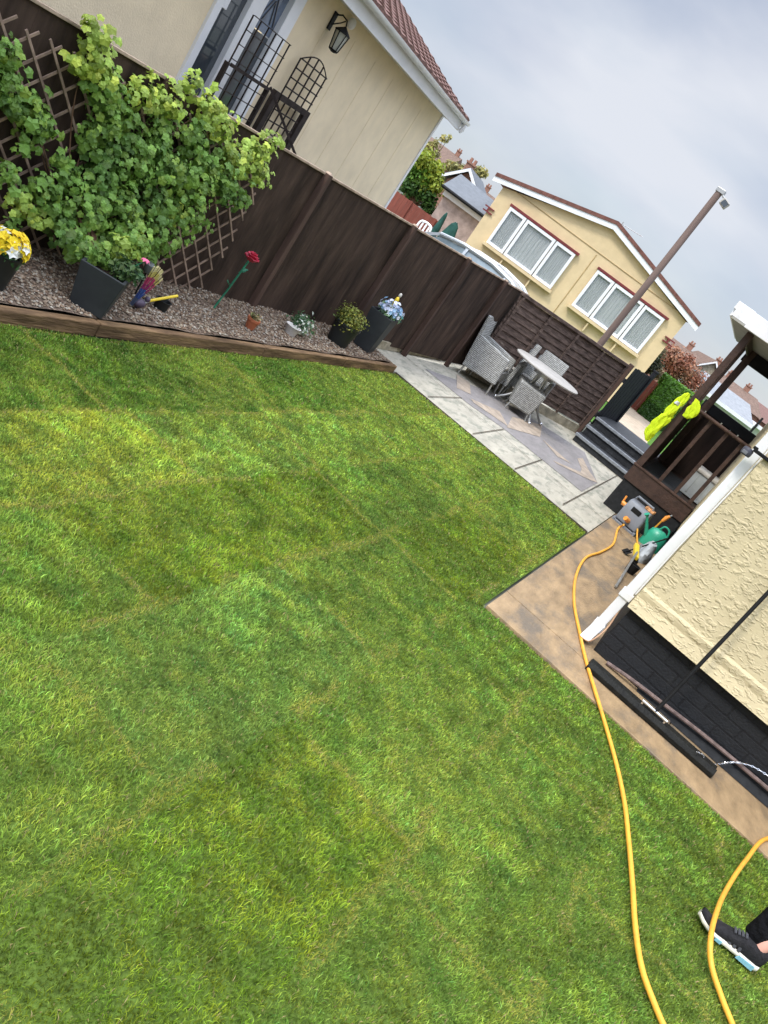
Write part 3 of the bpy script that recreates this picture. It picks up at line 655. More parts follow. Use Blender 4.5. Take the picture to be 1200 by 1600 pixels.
# ================================================================ SILVER CAR beyond the fence
M['carglass'] = mat('car_glass', (.22, .28, .31), .08, .9, .2, 3)
def car():
    TCr, kc = TB(15, 15); a = R(12)
    base = TCr @ Vector((-1.45, .4, -.02)); root = empty('parked_car', base, 'silver car parked behind the dark fence with only its roof and windows showing', 'car')
    T = Matrix.Translation(base) @ Matrix(((UU.x, HD.x, 0, 0), (UU.y, HD.y, 0, 0), (0,0,1,0), (0,0,0,1))) @ rotz(-R(8))
    # side profile along x (car length), extruded across width with tumblehome: stations
    # x from -2.0 (bonnet, left) to 1.55 (tail, right)
    prof_low = [(-2.1,.25),(-2.12,.55),(-1.95,.72),(-1.2,.82),(1.5,.84),(1.62,.6),(1.6,.25)]
    def shell(mb, prof, w0, w1, zt0, zt1):
        n = len(prof); vs = []
        for sgn in (-1, 1):
            for x, z in prof:
                t = max(0, min(1, (z-zt0)/(zt1-zt0))); hw = w0+(w1-w0)*t; vs.append((x, sgn*hw, z))
        mb.add(vs, [tuple(range(n)), tuple(reversed(range(n, 2*n)))]+[(i, n+i, n+(i+1) % n, (i+1) % n) for i in range(n)])
    mb = MB(T); shell(mb, prof_low, .85, .85, 0, 1); mb.build('body', M['carpaint'], root, bevel=.05, smooth=True)
    top = [(-1.2,.83),(-.55,1.22),(-.1,1.33),(.5,1.36),(.95,1.30),(1.28,1.12),(1.48,.85)]
    top2 = [(x*.985+.01, z) for x, z in top]
    mb = MB(T); shell(mb, [(-1.1,.80),(-.52,1.17),(-.1,1.27),(.5,1.30),(.9,1.24),(1.2,1.08),(1.38,.80)], .80, .63, .8, 1.3); cab = mb.build('windows', M['carglass'], root, smooth=True)
    mb = MB(T)                                       # roof skin
    rt = [(-.56,1.20),(-.1,1.31),(.5,1.345),(.95,1.28),(1.16,1.17)]
    vs = []
    for x, z in rt:
        for y in (-.66, -.4, 0, .4, .66): vs.append((x, y, z+.02-.05*(y/.66)**2))
    fs = [(i*5+j, (i+1)*5+j, (i+1)*5+j+1, i*5+j+1) for i in range(4) for j in range(4)]
    mb.add(vs, fs); ro = mb.build('roof', M['carpaint'], root, smooth=True)
    s = ro.modifiers.new('solid', 'SOLIDIFY'); s.thickness = .03
    for sg in (-1, 1):
        mb = MB(T)
        for a, b in (((-1.15,.83),(-.55,1.21)), ((-.02,.83),(-.0,1.30)), ((.75,.83),(.85,1.27)), ((1.44,.83),(1.12,1.19))):
            mb.bar((a[0], sg*.80, a[1]), (b[0], sg*.655, b[1]), .05, .03, up=(0,1,0))
        mb.tube([(-.56, sg*.665, 1.21), (-.1, sg*.655, 1.30), (.5, sg*.65, 1.33), (.95, sg*.655, 1.27), (1.15, sg*.67, 1.17)], .035, 8); mb.build('pillar', M['carpaint'], root, smooth=True)
        for x in (-1.35, 1.0):
            mb = MB(T @ Matrix.Translation((x, sg*.78, .30)) @ Matrix.Rotation(R(90), 4, 'X')); mb.lathe((0,0,0), [(.18,-.1),(.29,-.1),(.31,-.06),(.31,.06),(.29,.1),(.18,.1)], 24); ty = mb.build('wheel', M['black_rubber'], root, smooth=True)
            mb = MB(T @ Matrix.Translation((x, sg*.78, .30)) @ Matrix.Rotation(R(90), 4, 'X')); mb.lathe((0,0,0), [(.02,-.105),(.17,-.09),(.17,.09),(.02,.105)], 16); mb.build('rim', M['metal'], ty)
car()

# ================================================================ FOLIAGE HELPERS
def leaf_cloud(mb, centres, n, size, kind='quad', greens=None, squash=1.0, up=.3, face=None):
    """centres: (x, y, z, r, tone) clumps; leaf-sized faces spread near each clump's surface and inside it"""
    tot = sum(c[3]**2 for c in centres)
    for (cx, cy, cz, r, tone) in centres:
        k = max(6, int(n*r*r/tot)); 
        for _ in range(k):
            d = Vector(rng.normal(size=3)); d.normalize(); rr = r*(random.random()**.4)*random.uniform(.75, 1.25)*(1.25 if random.random() < .12 else 1)
            p = Vector((cx+d.x*rr, cy+d.y*rr, cz+d.z*rr*squash))
            nn = (d+Vector(rng.normal(size=3))*.6+Vector((0,0,up))); 
            if face is not None: nn += Vector(face)*.9
            nn.normalize(); t = nn.orthogonal().normalized(); a = random.uniform(0, 6.28); t = Matrix.Rotation(a, 3, nn) @ t; b = nn.cross(t)
            s_ = size*(random.uniform(.6, 1.3) if kind == 'quad' else random.choice((.55, .8, 1.0, 1.15, 1.4))*random.uniform(.85, 1.15)); g = greens[tone]; kk = random.uniform(.6, 1.45); 
            yel = random.random()**3*.5
            mb.col = (g[0]*kk*(1+yel), g[1]*kk*(1+yel*.4), g[2]*kk)
            if kind == 'quad':
                mb.add([p-t*s_*.5, p+b*s_*.32+nn*s_*.08, p+t*s_*.55-nn*s_*.1, p-b*s_*.32+nn*s_*.08], [(0,1,2), (0,2,3)])
            else:   # lobed leaf
                pts = [p+nn*s_*.06]; lob = [1, .74, .92, .70, .85, .45, .85, .70, .92, .74]
                for j, l_ in enumerate(lob):
                    an = 2*math.pi*j/10; pts.append(p+(t*math.cos(an)+b*math.sin(an))*s_*.52*l_-nn*s_*.12*(l_ > .8))
                mb.add(pts, [(0, j+1, (j+1) % 10+1) for j in range(10)])
def branches(mb, base, tips, r0=.03, n=6):
    for tp in tips:
        b = Vector(base); t = Vector(tp); mid = (b+t)/2+Vector((random.uniform(-.1,.1), random.uniform(-.1,.1), .05))*(t-b).length
        pts = smooth_path([b, mid, t], 4); k = len(pts); mb.tube(pts, [r0*(1-.8*i/(k-1)) for i in range(k)], n)
def tree(name, label, centres, base, n, size, greens, group=None, r0=.06, trunk_r=.1, cat='tree', squash=1.0):
    root = empty(name, base, label, cat, group)
    mb = MB(); leaf_cloud(mb, centres, n, size, 'quad', greens, squash); mb.build('crown', M['leaf'], root, tint=True)
    mb = MB(); b = Vector(base); top = Vector((sum(c[0] for c in centres)/len(centres), sum(c[1] for c in centres)/len(centres), sum(c[2] for c in centres)/len(centres)))
    fork = b.lerp(top, .5); mb.tube([b, b.lerp(fork, .5)+Vector((.03,.02,0)), fork], [trunk_r, trunk_r*.8, trunk_r*.65], 8)
    branches(mb, fork, [c[:3] for c in centres], r0); mb.build('trunk', M['twig'], root, smooth=True)
    return root

# ================================================================ CLIMBER + DIAMOND TRELLIS on the dark fence
def FPt(y, z, off): return Vector((FX(y)+off, y, z))
root = empty('diamond_trellis', FPt(4.2, .1, .05), 'expanding wooden trellis of crossed laths fixed to the dark fence behind the climber', 'trellis')
mb = MB(); y0, y1, z0, z1 = 2.2, 5.35, .10, 1.22
def clipseg(c, sl):
    # line z = sl*(y - c), clip to the rectangle
    ys = [];
    for y in (y0, y1):
        z = sl*(y-c)
        if z0 <= z <= z1: ys.append((y, z))
    for z in (z0, z1):
        y = z/sl+c
        if y0 < y < y1: ys.append((y, z))
    return sorted(ys)[:2] if len(ys) >= 2 else None
k = -3.5
for i in range(60):
    c = -1+i*.155
    for sl, off in ((1.05, .030), (-1.02, .040)):
        s_ = clipseg(c, sl)
        if s_ and math.hypot(s_[0][0]-s_[1][0], s_[0][1]-s_[1][1]) > .15:
            (ya, za), (yb, zb) = s_; e_ = random.uniform(0, .07)
            a = FPt(ya, za, off); b = FPt(yb, zb, off); d = (b-a).normalized(); mb.bar(a-d*e_, b+d*random.uniform(0,.07), .014, .008, up=(1,0,0))
mb.build('lath', M['lath'], root)
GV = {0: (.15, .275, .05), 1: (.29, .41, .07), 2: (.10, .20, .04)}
root = empty('climbing_shrub', (-3.46, 3.80, .38), 'leafy climbing shrub spreading over the diamond trellis from the square planter', 'climbing plant')
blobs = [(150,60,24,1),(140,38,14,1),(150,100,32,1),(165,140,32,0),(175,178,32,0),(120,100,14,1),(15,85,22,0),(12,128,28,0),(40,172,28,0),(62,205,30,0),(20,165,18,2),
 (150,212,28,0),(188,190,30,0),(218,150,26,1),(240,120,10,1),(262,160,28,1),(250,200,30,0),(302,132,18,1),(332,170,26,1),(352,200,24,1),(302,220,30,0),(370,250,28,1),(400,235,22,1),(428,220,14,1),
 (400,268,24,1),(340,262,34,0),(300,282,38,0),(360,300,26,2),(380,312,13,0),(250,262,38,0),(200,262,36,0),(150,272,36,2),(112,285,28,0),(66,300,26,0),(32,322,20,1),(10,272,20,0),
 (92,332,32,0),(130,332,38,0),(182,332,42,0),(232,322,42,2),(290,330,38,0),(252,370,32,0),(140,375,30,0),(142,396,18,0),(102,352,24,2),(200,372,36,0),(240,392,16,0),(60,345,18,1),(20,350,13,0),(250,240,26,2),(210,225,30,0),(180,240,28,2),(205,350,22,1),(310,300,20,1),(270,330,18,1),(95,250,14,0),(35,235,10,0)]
CAMM = [Vector((.7204065, .6461524, -.2519952)), Vector((.4116243, -.1059135, .9051783)), Vector((.5581935, -.7558237, -.3422727))]
def on_fence(px, py, off):     # where the sight line meets the fence's plane moved out by off: used once to read the shrub's outline
    r = Vector(((px-600), (py-800), 1263.3)); d = Vector([m.dot(r) for m in CAMM]); o = Vector((0, 0, 1.8))
    P = Vector((FX(4)+off, 4, 0)); nn = Vector((1, -.065, 0)); t = (P-o).dot(nn)/d.dot(nn); return o+d*t
cen = []
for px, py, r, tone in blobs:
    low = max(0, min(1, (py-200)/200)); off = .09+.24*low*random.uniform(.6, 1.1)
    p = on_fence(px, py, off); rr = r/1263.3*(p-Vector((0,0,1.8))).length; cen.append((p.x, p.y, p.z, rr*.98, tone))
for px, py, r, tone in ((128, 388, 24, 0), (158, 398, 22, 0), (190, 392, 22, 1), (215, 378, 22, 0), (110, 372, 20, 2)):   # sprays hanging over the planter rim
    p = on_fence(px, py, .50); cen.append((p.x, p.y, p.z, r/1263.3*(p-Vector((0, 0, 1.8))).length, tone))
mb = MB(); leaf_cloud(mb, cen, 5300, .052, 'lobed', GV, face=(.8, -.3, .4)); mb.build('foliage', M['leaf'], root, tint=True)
mb = MB()
for i_, c in enumerate(cen[::3]):
    off = .05+.012*(i_ % 4); y_ = 3.80+(c[1]-3.80)*.18; z_ = .36+(c[2]-.36)*.22
    P_ = [Vector((-3.42, 3.80, .33)), Vector((FX(y_)+.16, y_, z_)), Vector((FX(3.8+(c[1]-3.8)*.55)+off, 3.8+(c[1]-3.8)*.55+random.uniform(-.05, .05), .36+(c[2]-.36)*.6)), Vector((FX(c[1])+off, c[1], c[2]))]
    pts = smooth_path(P_, 5); k_ = len(pts); mb.tube(pts, [.007*(1-.7*j_/(k_-1)) for j_ in range(k_)], 6)
mb.build('stems', M['twig'], root, smooth=True)

# ================================================================ PLANTERS AND ORNAMENTS IN THE BED
def square_pot(c, z0, wb, wt, h, rot, name, label, m, cat='planter', group=None):
    root = empty(name, (c[0], c[1], z0), label, cat, group)
    Tm = Matrix.Translation((c[0], c[1], z0)) @ rotz(rot)
    mb = MB(Tm); a, b, bi = wb/2, wt/2, wt/2-.02
    vs = [(-a,-a,0),(a,-a,0),(a,a,0),(-a,a,0),(-b,-b,h),(b,-b,h),(b,b,h),(-b,b,h),(-bi,-bi,h),(bi,-bi,h),(bi,bi,h),(-bi,bi,h),(-bi,-bi,h-.05),(bi,-bi,h-.05),(bi,bi,h-.05),(-bi,bi,h-.05)]
    fs = [(3,2,1,0)]+[(i, (i+1) % 4, 4+(i+1) % 4, 4+i) for i in range(4)]+[(4+i, 4+(i+1) % 4, 8+(i+1) % 4, 8+i) for i in range(4)]+[(8+i, 8+(i+1) % 4, 12+(i+1) % 4, 12+i) for i in range(4)]
    mb.add(vs, fs); pot = mb.build('pot_body', m, root, bevel=.004)
    mb = MB(Tm); mb.quad((-bi,-bi,h-.045),(bi,-bi,h-.045),(bi,bi,h-.045),(-bi,bi,h-.045)); mb.build('soil', M['soil'], root)
    return root
square_pot((-3.30, 3.80), .08, .20, .27, .27, R(34), 'square_planter', 'tall tapered square grey planter under the climbing shrub', M['pot'])
def flower_plant(name, label, c, r, n, greens, fl=None, cat='plant', size=.03, squash=.8, kind='quad', petal=.02, nf=20):
    root = empty(name, c, label, cat)
    mb = MB(); cs = [(c[0]+random.uniform(-.35,.35)*r, c[1]+random.uniform(-.35,.35)*r, c[2]+r*.45+random.uniform(-.2,.2)*r, r*.68, random.choice(list(greens))) for _ in range(7)]
    leaf_cloud(mb, cs, n, size, kind, greens, squash, up=.6); mb.build('foliage', M['leaf'], root, tint=True)
    mb = MB(); branches(mb, (c[0], c[1], c[2]), [q[:3] for q in cs], .004, 5); mb.build('stems', M['twig'], root)
    if fl:
        mb = MB()
        for _ in range(nf):
            d = Vector(rng.normal(size=3)); d.z = abs(d.z)+.2; d.x += .45; d.y -= .25; d.normalize(); p = Vector(c)+Vector((0,0,r*.45))+d*r*random.uniform(.62, 1.12)
            mb.col = random.choice(fl); t = d.orthogonal().normalized(); b = d.cross(t)
            for j in range(5):
                a = 6.283*j/5; q = t*math.cos(a)+b*math.sin(a); q2 = t*math.cos(a+.75)+b*math.sin(a+.75); q3 = t*math.cos(a-.75)+b*math.sin(a-.75)
                mb.add([p, p+q3*petal*.6+d*petal*.3, p+q*petal+d*petal*.2, p+q2*petal*.6+d*petal*.3], [(0,1,2,3)])
        mb.build('flowers', M['petal'], root, tint=True)
    return root
GD = {0: (.04, .11, .03), 1: (.07, .16, .035)}
flower_plant('cyclamen_plant', 'small dark leaved plant with one pink bloom in the square planter', (-3.26, 3.86, .32), .13, 420, {0: (.035, .085, .03), 1: (.06, .11, .035)}, size=.04, squash=.6)
root = empty('pink_bloom', (-3.20, 3.84, .47), 'single pink bloom standing above the dark leaves in the square planter', 'flower')
mb = MB(); mb.col = (.75, .16, .30)
for j in range(7):
    a = .9*j; mb.add([(-3.16, 3.88, .50), (-3.16+.022*math.cos(a), 3.88+.022*math.sin(a), .515), (-3.16+.03*math.cos(a+.5), 3.88+.03*math.sin(a+.5), .50), (-3.16+.022*math.cos(a+1), 3.88+.022*math.sin(a+1), .515)], [(0,1,2,3)])
mb.build('petals', M['petal'], root, tint=True)
mb = MB(); mb.tube([(-3.22, 3.86, .40), (-3.19, 3.87, .46), (-3.16, 3.88, .50)], .003, 5); mb.build('stem', M['rosegreen'], root)
# yellow and white flowers at the left edge
root = empty('dark_pot', (-3.37, 3.14, .085), 'dark pot of yellow and white flowers at the left edge of the bed', 'plant pot')
mb = MB(); mb.lathe((-3.37, 3.14, .085), [(.08, 0), (.105, .19), (.115, .20), (.10, .20), (.09, .17)], 20); mb.build('pot_body', M['potblack'], root, smooth=True)
flower_plant('yellow_white_flowers', 'bright yellow and white flower head in the dark pot at the left edge', (-3.35, 3.14, .26), .10, 260, GD, [(.85,.68,.03),(.85,.68,.03),(.85,.62,.04),(.80,.60,.03),(.82,.82,.76)], size=.03, petal=.034, nf=60, cat='flowers')
# painted bird ornament: fanned tail with coloured bands
root = empty('bird_ornament', (-3.36, 4.26, .09), 'small metal bird ornament with banded yellow red and blue wing beside the square planter', 'ornament')
bands_ = [((.62,.55,.28), .88, 1.0), ((.5,.42,.12), .74, .88), ((.42,.05,.12), .56, .74), ((.28,.03,.12), .44, .56), ((.05,.09,.28), .2, .44), ((.08,.10,.16), 0, .2)]
O_ = Vector((-3.37, 4.22, .11)); dirA = Vector((.0, .02, .25)); dirB = Vector((.02, .07, .05))
mb = MB()
for j in range(14):
    t0, t1 = j/14, (j+1)/14-.012
    for col, r0_, r1_ in bands_:
        mb.col = col
        a0 = -.3+1.15*t0; a1 = -.3+1.15*t1
        P_ = lambda a, r: (-3.36+.012*math.sin(j), 4.20+.29*r*math.sin(a)*.42+.06*r, .11+.30*r*math.cos(a*.9))
        mb.add([P_(a0, r0_), P_(a1, r0_), P_(a1, r1_), P_(a0, r1_)], [(0,1,2,3)])
o = mb.build('wing_fan', M['petal'], root, tint=True); sm_ = o.modifiers.new('solid', 'SOLIDIFY'); sm_.thickness = .006
mb = MB(); mb.sphere((-3.37, 4.27, .13), .035, 12, 8, (1, 1.5, .9)); mb.sphere((-3.37, 4.33, .165), .02, 10, 6); mb.tube([(-3.37, 4.27, .11), (-3.37, 4.27, .08)], .005, 5); mb.build('body', M['bird1'], root, smooth=True)
# yellow handled tool and black can
root = empty('yellow_hand_tool', (-3.40, 4.42, .09), 'yellow handled garden tool leaning in the bed by the bird ornament', 'garden tool')
mb = MB(); mb.tube([(-3.42, 4.40, .13), (-3.38, 4.60, .23)], .010, 8); mb.build('handle', M['yellowp'], root, smooth=True)
mb = MB(); mb.bar((-3.42, 4.40, .13), (-3.43, 4.30, .09), .04, .006); mb.build('blade', M['metal'], root, bevel=.002)
mb = MB(); mb.lathe((-3.42, 4.55, .085), [(.045, 0), (.055, .07), (.06, .075), (.05, .075), (.045, .05)], 16); mb.build('small_pot', M['potblack'], None, 'small empty black plant pot beside the yellow handled tool', smooth=True, cat='plant pot')
root = empty('solar_lamp', (-3.55, 4.42, .09), 'little dark solar lamp on a stake behind the bird ornament', 'garden lamp')
mb = MB(); mb.tube([(-3.55, 4.42, .08), (-3.55, 4.42, .27)], .006, 6); mb.build('stake', M['black'], root)
mb = MB(); mb.lathe((-3.55, 4.42, .27), [(.02, 0), (.033, .02), (.036, .06), (.02, .075)], 12); mb.build('lamp_head', mat('lamp_glass', (.14, .15, .14), .3), root, smooth=True)
# metal rose
root = empty('metal_rose_stake', (-3.60, 5.36, .09), 'tall metal rose ornament with red bloom and green painted stem', 'ornament')
mb = MB(); mb.tube([(-3.60, 5.36, .05), (-3.59, 5.40, .30), (-3.58, 5.43, .55)], .008, 6)
stem = mb.build('stem', M['rosegreen'], root, smooth=True)
for z, s_ in ((.30, 1), (.43, -1)):
    mb = MB(); p = Vector((-3.59, 5.38+(z-.2)*.1, z)); mb.add([p, p+Vector((.02, -s_*.03, .02)), p+Vector((.01, -s_*.085, .045)), p+Vector((-.01, -s_*.05, .045))], [(0,1,2,3)]); o = mb.build('leaf', M['rosegreen'], root); sm_ = o.modifiers.new('solid', 'SOLIDIFY'); sm_.thickness = .004
mb = MB()
for ring, (rr, zz, k) in enumerate(((.062, .545, 6), (.047, .565, 5), (.030, .580, 4), (.014, .585, 3))):
    for j in range(k):
        a = 6.283*j/k+ring*.5; c = Vector((-3.575, 5.435, zz)); q = Vector((math.cos(a), math.sin(a), 0)); t = Vector((-math.sin(a), math.cos(a), 0))
        h = .055; mb.add([c+q*rr*.3, c+q*rr*.8+t*rr*.65+Vector((0,0,h*.6)), c+q*rr*1.1+Vector((0,0,h*.75)), c+q*rr*.8-t*rr*.65+Vector((0,0,h*.6))], [(0,1,2,3)])
o = mb.build('rose_bloom', M['rosered'], root); sm_ = o.modifiers.new('solid', 'SOLIDIFY'); sm_.thickness = .003
# terracotta pot
root = empty('terracotta_pot', (-3.38, 5.60, .09), 'small terracotta pot holding a little plant below the rose ornament', 'plant pot')
mb = MB(); mb.lathe((-3.38, 5.60, .085), [(.035, 0), (.05, .07), (.056, .07), (.056, .09), (.047, .09), (.04, .06)], 18); mb.build('pot_body', M['terracotta'], root, smooth=True)
flower_plant('potted_succulent', 'tiny green and straw coloured plant growing in the terracotta pot', (-3.38, 5.60, .16), .06, 110, {0: (.10, .14, .05), 1: (.35, .30, .16)}, size=.022)
# white-wash pots with silver-green plants
root = empty('white_pot', (-3.42, 6.28, .085), 'small whitewashed pot lying in the gravel under the silver leaved plant', 'plant pot')
mb = MB(); mb.lathe((-3.40, 6.25, .085), [(.05, 0), (.07, .08), (.075, .085), (.062, .085), (.05, .06)], 18, ); mb.build('pot_body', M['whitepot'], root, smooth=True)
flower_plant('silver_leaved_plant', 'bushy green and white variegated plant above the small white pot', (-3.44, 6.42, .12), .15, 520, {0: (.10, .20, .09), 1: (.45, .50, .42), 2: (.06, .14, .06)}, size=.034)
# round pot with shrub
root = empty('round_planter', (-3.40, 7.14, .085), 'round black planter holding the yellow green bush', 'planter')
mb = MB(); mb.lathe((-3.40, 7.14, .085), [(.105, 0), (.135, .20), (.145, .205), (.145, .225), (.125, .225), (.12, .19)], 24); mb.build('pot_body', M['potblack'], root, smooth=True)
flower_plant('yellow_green_bush', 'rounded yellow green bush in the round black planter', (-3.40, 7.14, .27), .19, 1500, {0: (.17, .20, .035), 1: (.25, .26, .05), 2: (.09, .13, .025)}, size=.026, squash=.75, cat='bush')
square_pot((-3.40, 7.74), .085, .19, .26, .42, R(10), 'tall_square_planter', 'tall square grey planter at the end of the bed holding the blue flowers', M['pot'])
flower_plant('blue_white_hydrangea', 'pale blue and white hydrangea heads with teal leaves in the tall end planter', (-3.38, 7.76, .47), .14, 260, {0: (.03, .16, .14), 1: (.06, .25, .16), 2: (.2, .35, .2)}, [(.58,.64,.80), (.66,.70,.84), (.74,.77,.85), (.30,.48,.66)], size=.045, petal=.026, nf=95, cat='flowers')
root = empty('yellow_bird_pick', (-3.42, 7.78, .60), 'little yellow and white bird on a pick above the blue flowers', 'ornament')
mb = MB(); mb.tube([(-3.40, 7.76, .58), (-3.40, 7.79, .70)], .012, 6); mb.sphere((-3.40, 7.79, .68), .022, 10, 6, (1,1,1.6)); mb.build('body', M['yellowp'], root, smooth=True)
mb = MB(); mb.sphere((-3.40, 7.80, .735), .017, 10, 6, (1,1,1.5)); mb.build('head', M['cushion'], root, smooth=True)

# ================================================================ PATIO FURNITURE
def armchair_proto(name, label):
    """local: seat opens towards +y... back at -y side; origin at floor centre"""
    root = empty(name, (0,0,0), label, 'garden chair', 'grey rattan chairs round the patio table')
    w_, d_, sh, ah, bh = .50, .50, .34, .53, .80
    mb = MB(); mb.box((0, 0, .27), (w_-.08, d_-.04, .14)); mb.build('seat', M['rattan'], root, bevel=.02)
    mb = MB(); mb.box((0, .02, .365), (w_-.12, d_-.12, .05)); mb.build('cushion', M['cushion'], root, bevel=.02)
    for s_ in (-1, 1):
        mb = MB(); x = s_*(w_/2-.025)
        mb.prism([(x-.03, -d_/2, .12), (x-.03, d_/2, .16), (x-.03, d_/2-.03, ah-.02), (x-.03, -d_/2-.03, ah+.03)], .06, (1,0,0))
        mb.build('arm_panel', M['rattan'], root, bevel=.015)
    mb = MB()
    n = 8; vs = []
    for j in range(n+1):
        x = -w_/2+w_*j/n; cv = .03*(1-(2*j/n-1)**2)
        vs += [(x, -d_/2-.01-cv, .2), (x, -d_/2-.09-cv, bh), (x, -d_/2-.05-cv, bh), (x, -d_/2+.05-cv, .2)]
    fs = [(j*4+k, j*4+(k+1) % 4, (j+1)*4+(k+1) % 4, (j+1)*4+k) for j in range(n) for k in range(4)]+[(3,2,1,0), (n*4, n*4+1, n*4+2, n*4+3)]
    mb.add(vs, fs); mb.build('backrest', M['rattan'], root, bevel=.01)
    for sx in (-1, 1):
        for sy in (-1, 1):
            mb = MB(); mb.tube([(sx*(w_/2-.03), sy*(d_/2-.04), .2), (sx*(w_/2-.015), sy*(d_/2-.02), 0)], .013, 8); mb.build('leg', M['metal'], root)
    return root
ch = armchair_proto('rattan_chair', 'grey rattan armchair side on to us backed against the dark fence')
ch.scale = (1.08, 1.08, 1.08); ch.location = (-3.10, 11.0, 0); ch.rotation_euler.z = R(-84)      # opens to +x, side towards the camera
c2 = copy_tree(ch); c2.location = (-3.09, 11.50, 0); c2.rotation_euler.z = R(186); c2['label'] = 'grey rattan armchair in the fence corner behind the side on chair'
c3 = copy_tree(ch); c3.location = (-2.62, 11.73, 0); c3.rotation_euler.z = R(190); c3['label'] = 'grey rattan chair across the table with its back to the lap fence'
# low stool
root = empty('rattan_stool', (-2.46, 11.15, 0), 'low flared grey rattan stool tucked under the near side of the table', 'stool')
mb = MB(Matrix.Translation((-2.44, 11.13, 0)) @ rotz(R(20))); mb.add([(-.17,-.17,.10),(.17,-.17,.10),(.17,.17,.10),(-.17,.17,.10),(-.21,-.21,.44),(.21,-.21,.44),(.21,.21,.44),(-.21,.21,.44)], [(3,2,1,0),(4,5,6,7),(0,1,5,4),(1,2,6,5),(2,3,7,6),(3,0,4,7)]); mb.build('seat', M['rattan'], root, bevel=.02)
for a in range(4):
    mb = MB(Matrix.Translation((-2.44, 11.13, 0)) @ rotz(R(20+90*a))); mb.tube([(-.15, -.15, .12), (-.17, -.17, 0)], .012, 8); mb.build('leg', M['metal'], root)
root = empty('round_table', (-2.46, 11.33, 0), 'round pale topped garden table with splayed silver legs on the patio', 'table')
mb = MB(); mb.lathe((-2.46, 11.33, .69), [(.40, -.015), (.50, -.012), (.52, 0), (.52, .012), (.50, .022)], 48); mb.build('tabletop', M['tabletop'], root, smooth=True)
mb = MB(); mb.lathe((-2.46, 11.33, 0), [(.16, .60), (.16, .675)], 20); mb.build('hub', M['metal'], root, smooth=True)
for k, a in enumerate((R(-138), R(-45), R(40), R(135))):
    c, s_ = math.cos(a), math.sin(a); mb = MB(); P_ = [(-2.46+.08*c, 11.33+.08*s_, .64), (-2.46+.12*c, 11.33+.12*s_, .40), (-2.46+.26*c, 11.33+.26*s_, .16), (-2.46+.43*c, 11.33+.43*s_, .02)]
    mb.tube(smooth_path(P_, 4), .017, 8); lg = mb.build('leg', M['metal'], root, smooth=True)
    mb = MB(); mb.sphere((-2.46+.43*c, 11.33+.43*s_, .028), .028, 10, 6); mb.build('foot', M['chrome'], lg, smooth=True)

# ================================================================ STEPS up to the landing
root = empty('black_steps', (-1.35, 12.9, 0), 'black treaded steps with grey nosings between lap fence and porch', 'steps')
for k, (y0, z) in enumerate(((12.55, .13), (12.92, .28), (13.25, .43))):
    y1 = 13.9 if k < 2 else 14.9
    MB().bb((-1.77, y0+.03+.001*k, 0 if k == 0 else z-.15), (-.66, y1-.01*k, z-.03)).build('riser', M['stepblack'], root, bevel=.004)
    MB().bb((-1.79, y0+.07, z-.029), (-.64, y1-.01*k-.002, z)).build('tread', M['stepblack'], root, bevel=.004)
    MB().bb((-1.79, y0, z-.04), (-.64, y0+.068, z+.004)).build('nosing', M['nosing'], root, bevel=.006)
# dark garden gate standing open beyond the lap fence
root = empty('open_gate', (-1.9, 14.2, 0), 'black boarded gate folded open behind the end of the lap fence', 'gate')
TG_ = Matrix.Translation((-1.86, 13.75, 0)) @ rotz(R(76))
mb = MB(TG_); 
for k in range(7): mb.box((.06+k*.115, 0, .78), (.108, .018, 1.15+.02*(k % 2)))
mb.build('gate_boards', M['navy'], root, bevel=.003)
mb = MB(TG_); mb.bb((0, .01, .35), (.80, .045, .43)); mb.bb((0, .01, 1.05), (.80, .045, 1.13)); mb.bar((.03, .03, .42), (.78, .03, 1.05), .03, .06, up=(0,0,1)); mb.build('brace', M['navy'], root, bevel=.003)
mb = MB(TG_); mb.box((.82, 0, .73), (.07, .07, 1.46)); mb.box((.82, 0, 1.475), (.085, .085, .03)); mb.build('gate_post', M['navy'], root, bevel=.004)

# ================================================================ PORCH
root = empty('timber_porch', (-.65, 10.0, 0), 'dark brown open timber porch with white roof edge beside the cream house', 'porch')
X0, X1, Y0, Y1, FZ = -.65, .20, 10.0, 12.45, .585
mb = MB(); mb.bb((X0+.02, Y0+.02, 0), (X1, Y0+.05, .41)); mb.bb((X0+.02, Y0+.05, 0), (X0+.05, Y1, .41)); mb.build('skirt', M['skirt'], root)
mb = MB(); mb.bb((X0, Y0, .40), (X1, Y0+.04, .60)); mb.bb((X0, Y0+.041, .40), (X0+.04, Y1, .598)); mb.build('deck_board', M['brown'], root, bevel=.005)
mb = MB(); mb.bb((X0-.01, Y0-.012, .601), (X1, Y0+.075, .625)); mb.build('bottom_rail', M['fence_post'], root, bevel=.004)
mb = MB(); mb.bb((X0+.041, Y0+.045, .52), (X1+.6, Y1, .585)); mb.build('floor', M['brown2'], root)
mb = MB(); 
for k in range(26): mb.bb((X0+.10+k*.020, Y0+.25, .587), (X0+.112+k*.020, Y1-.5, .597))
mb.bb((X0+.09, Y0+.24, .5855), (X0+.64, Y1-.49, .590)); mb.build('ribbed_mat', M['matgrey'], root)
for (x, y, zb_, w_) in ((X0+.045, Y0+.04, .60, .082), (-.672, 12.0, .40, .065), (-.555, Y1-.06, .586, .10)):
    MB().box((x, y, (zb_+2.50)/2), (w_, w_, 2.50-zb_)).build('post', M['brown'], root, bevel=.005)
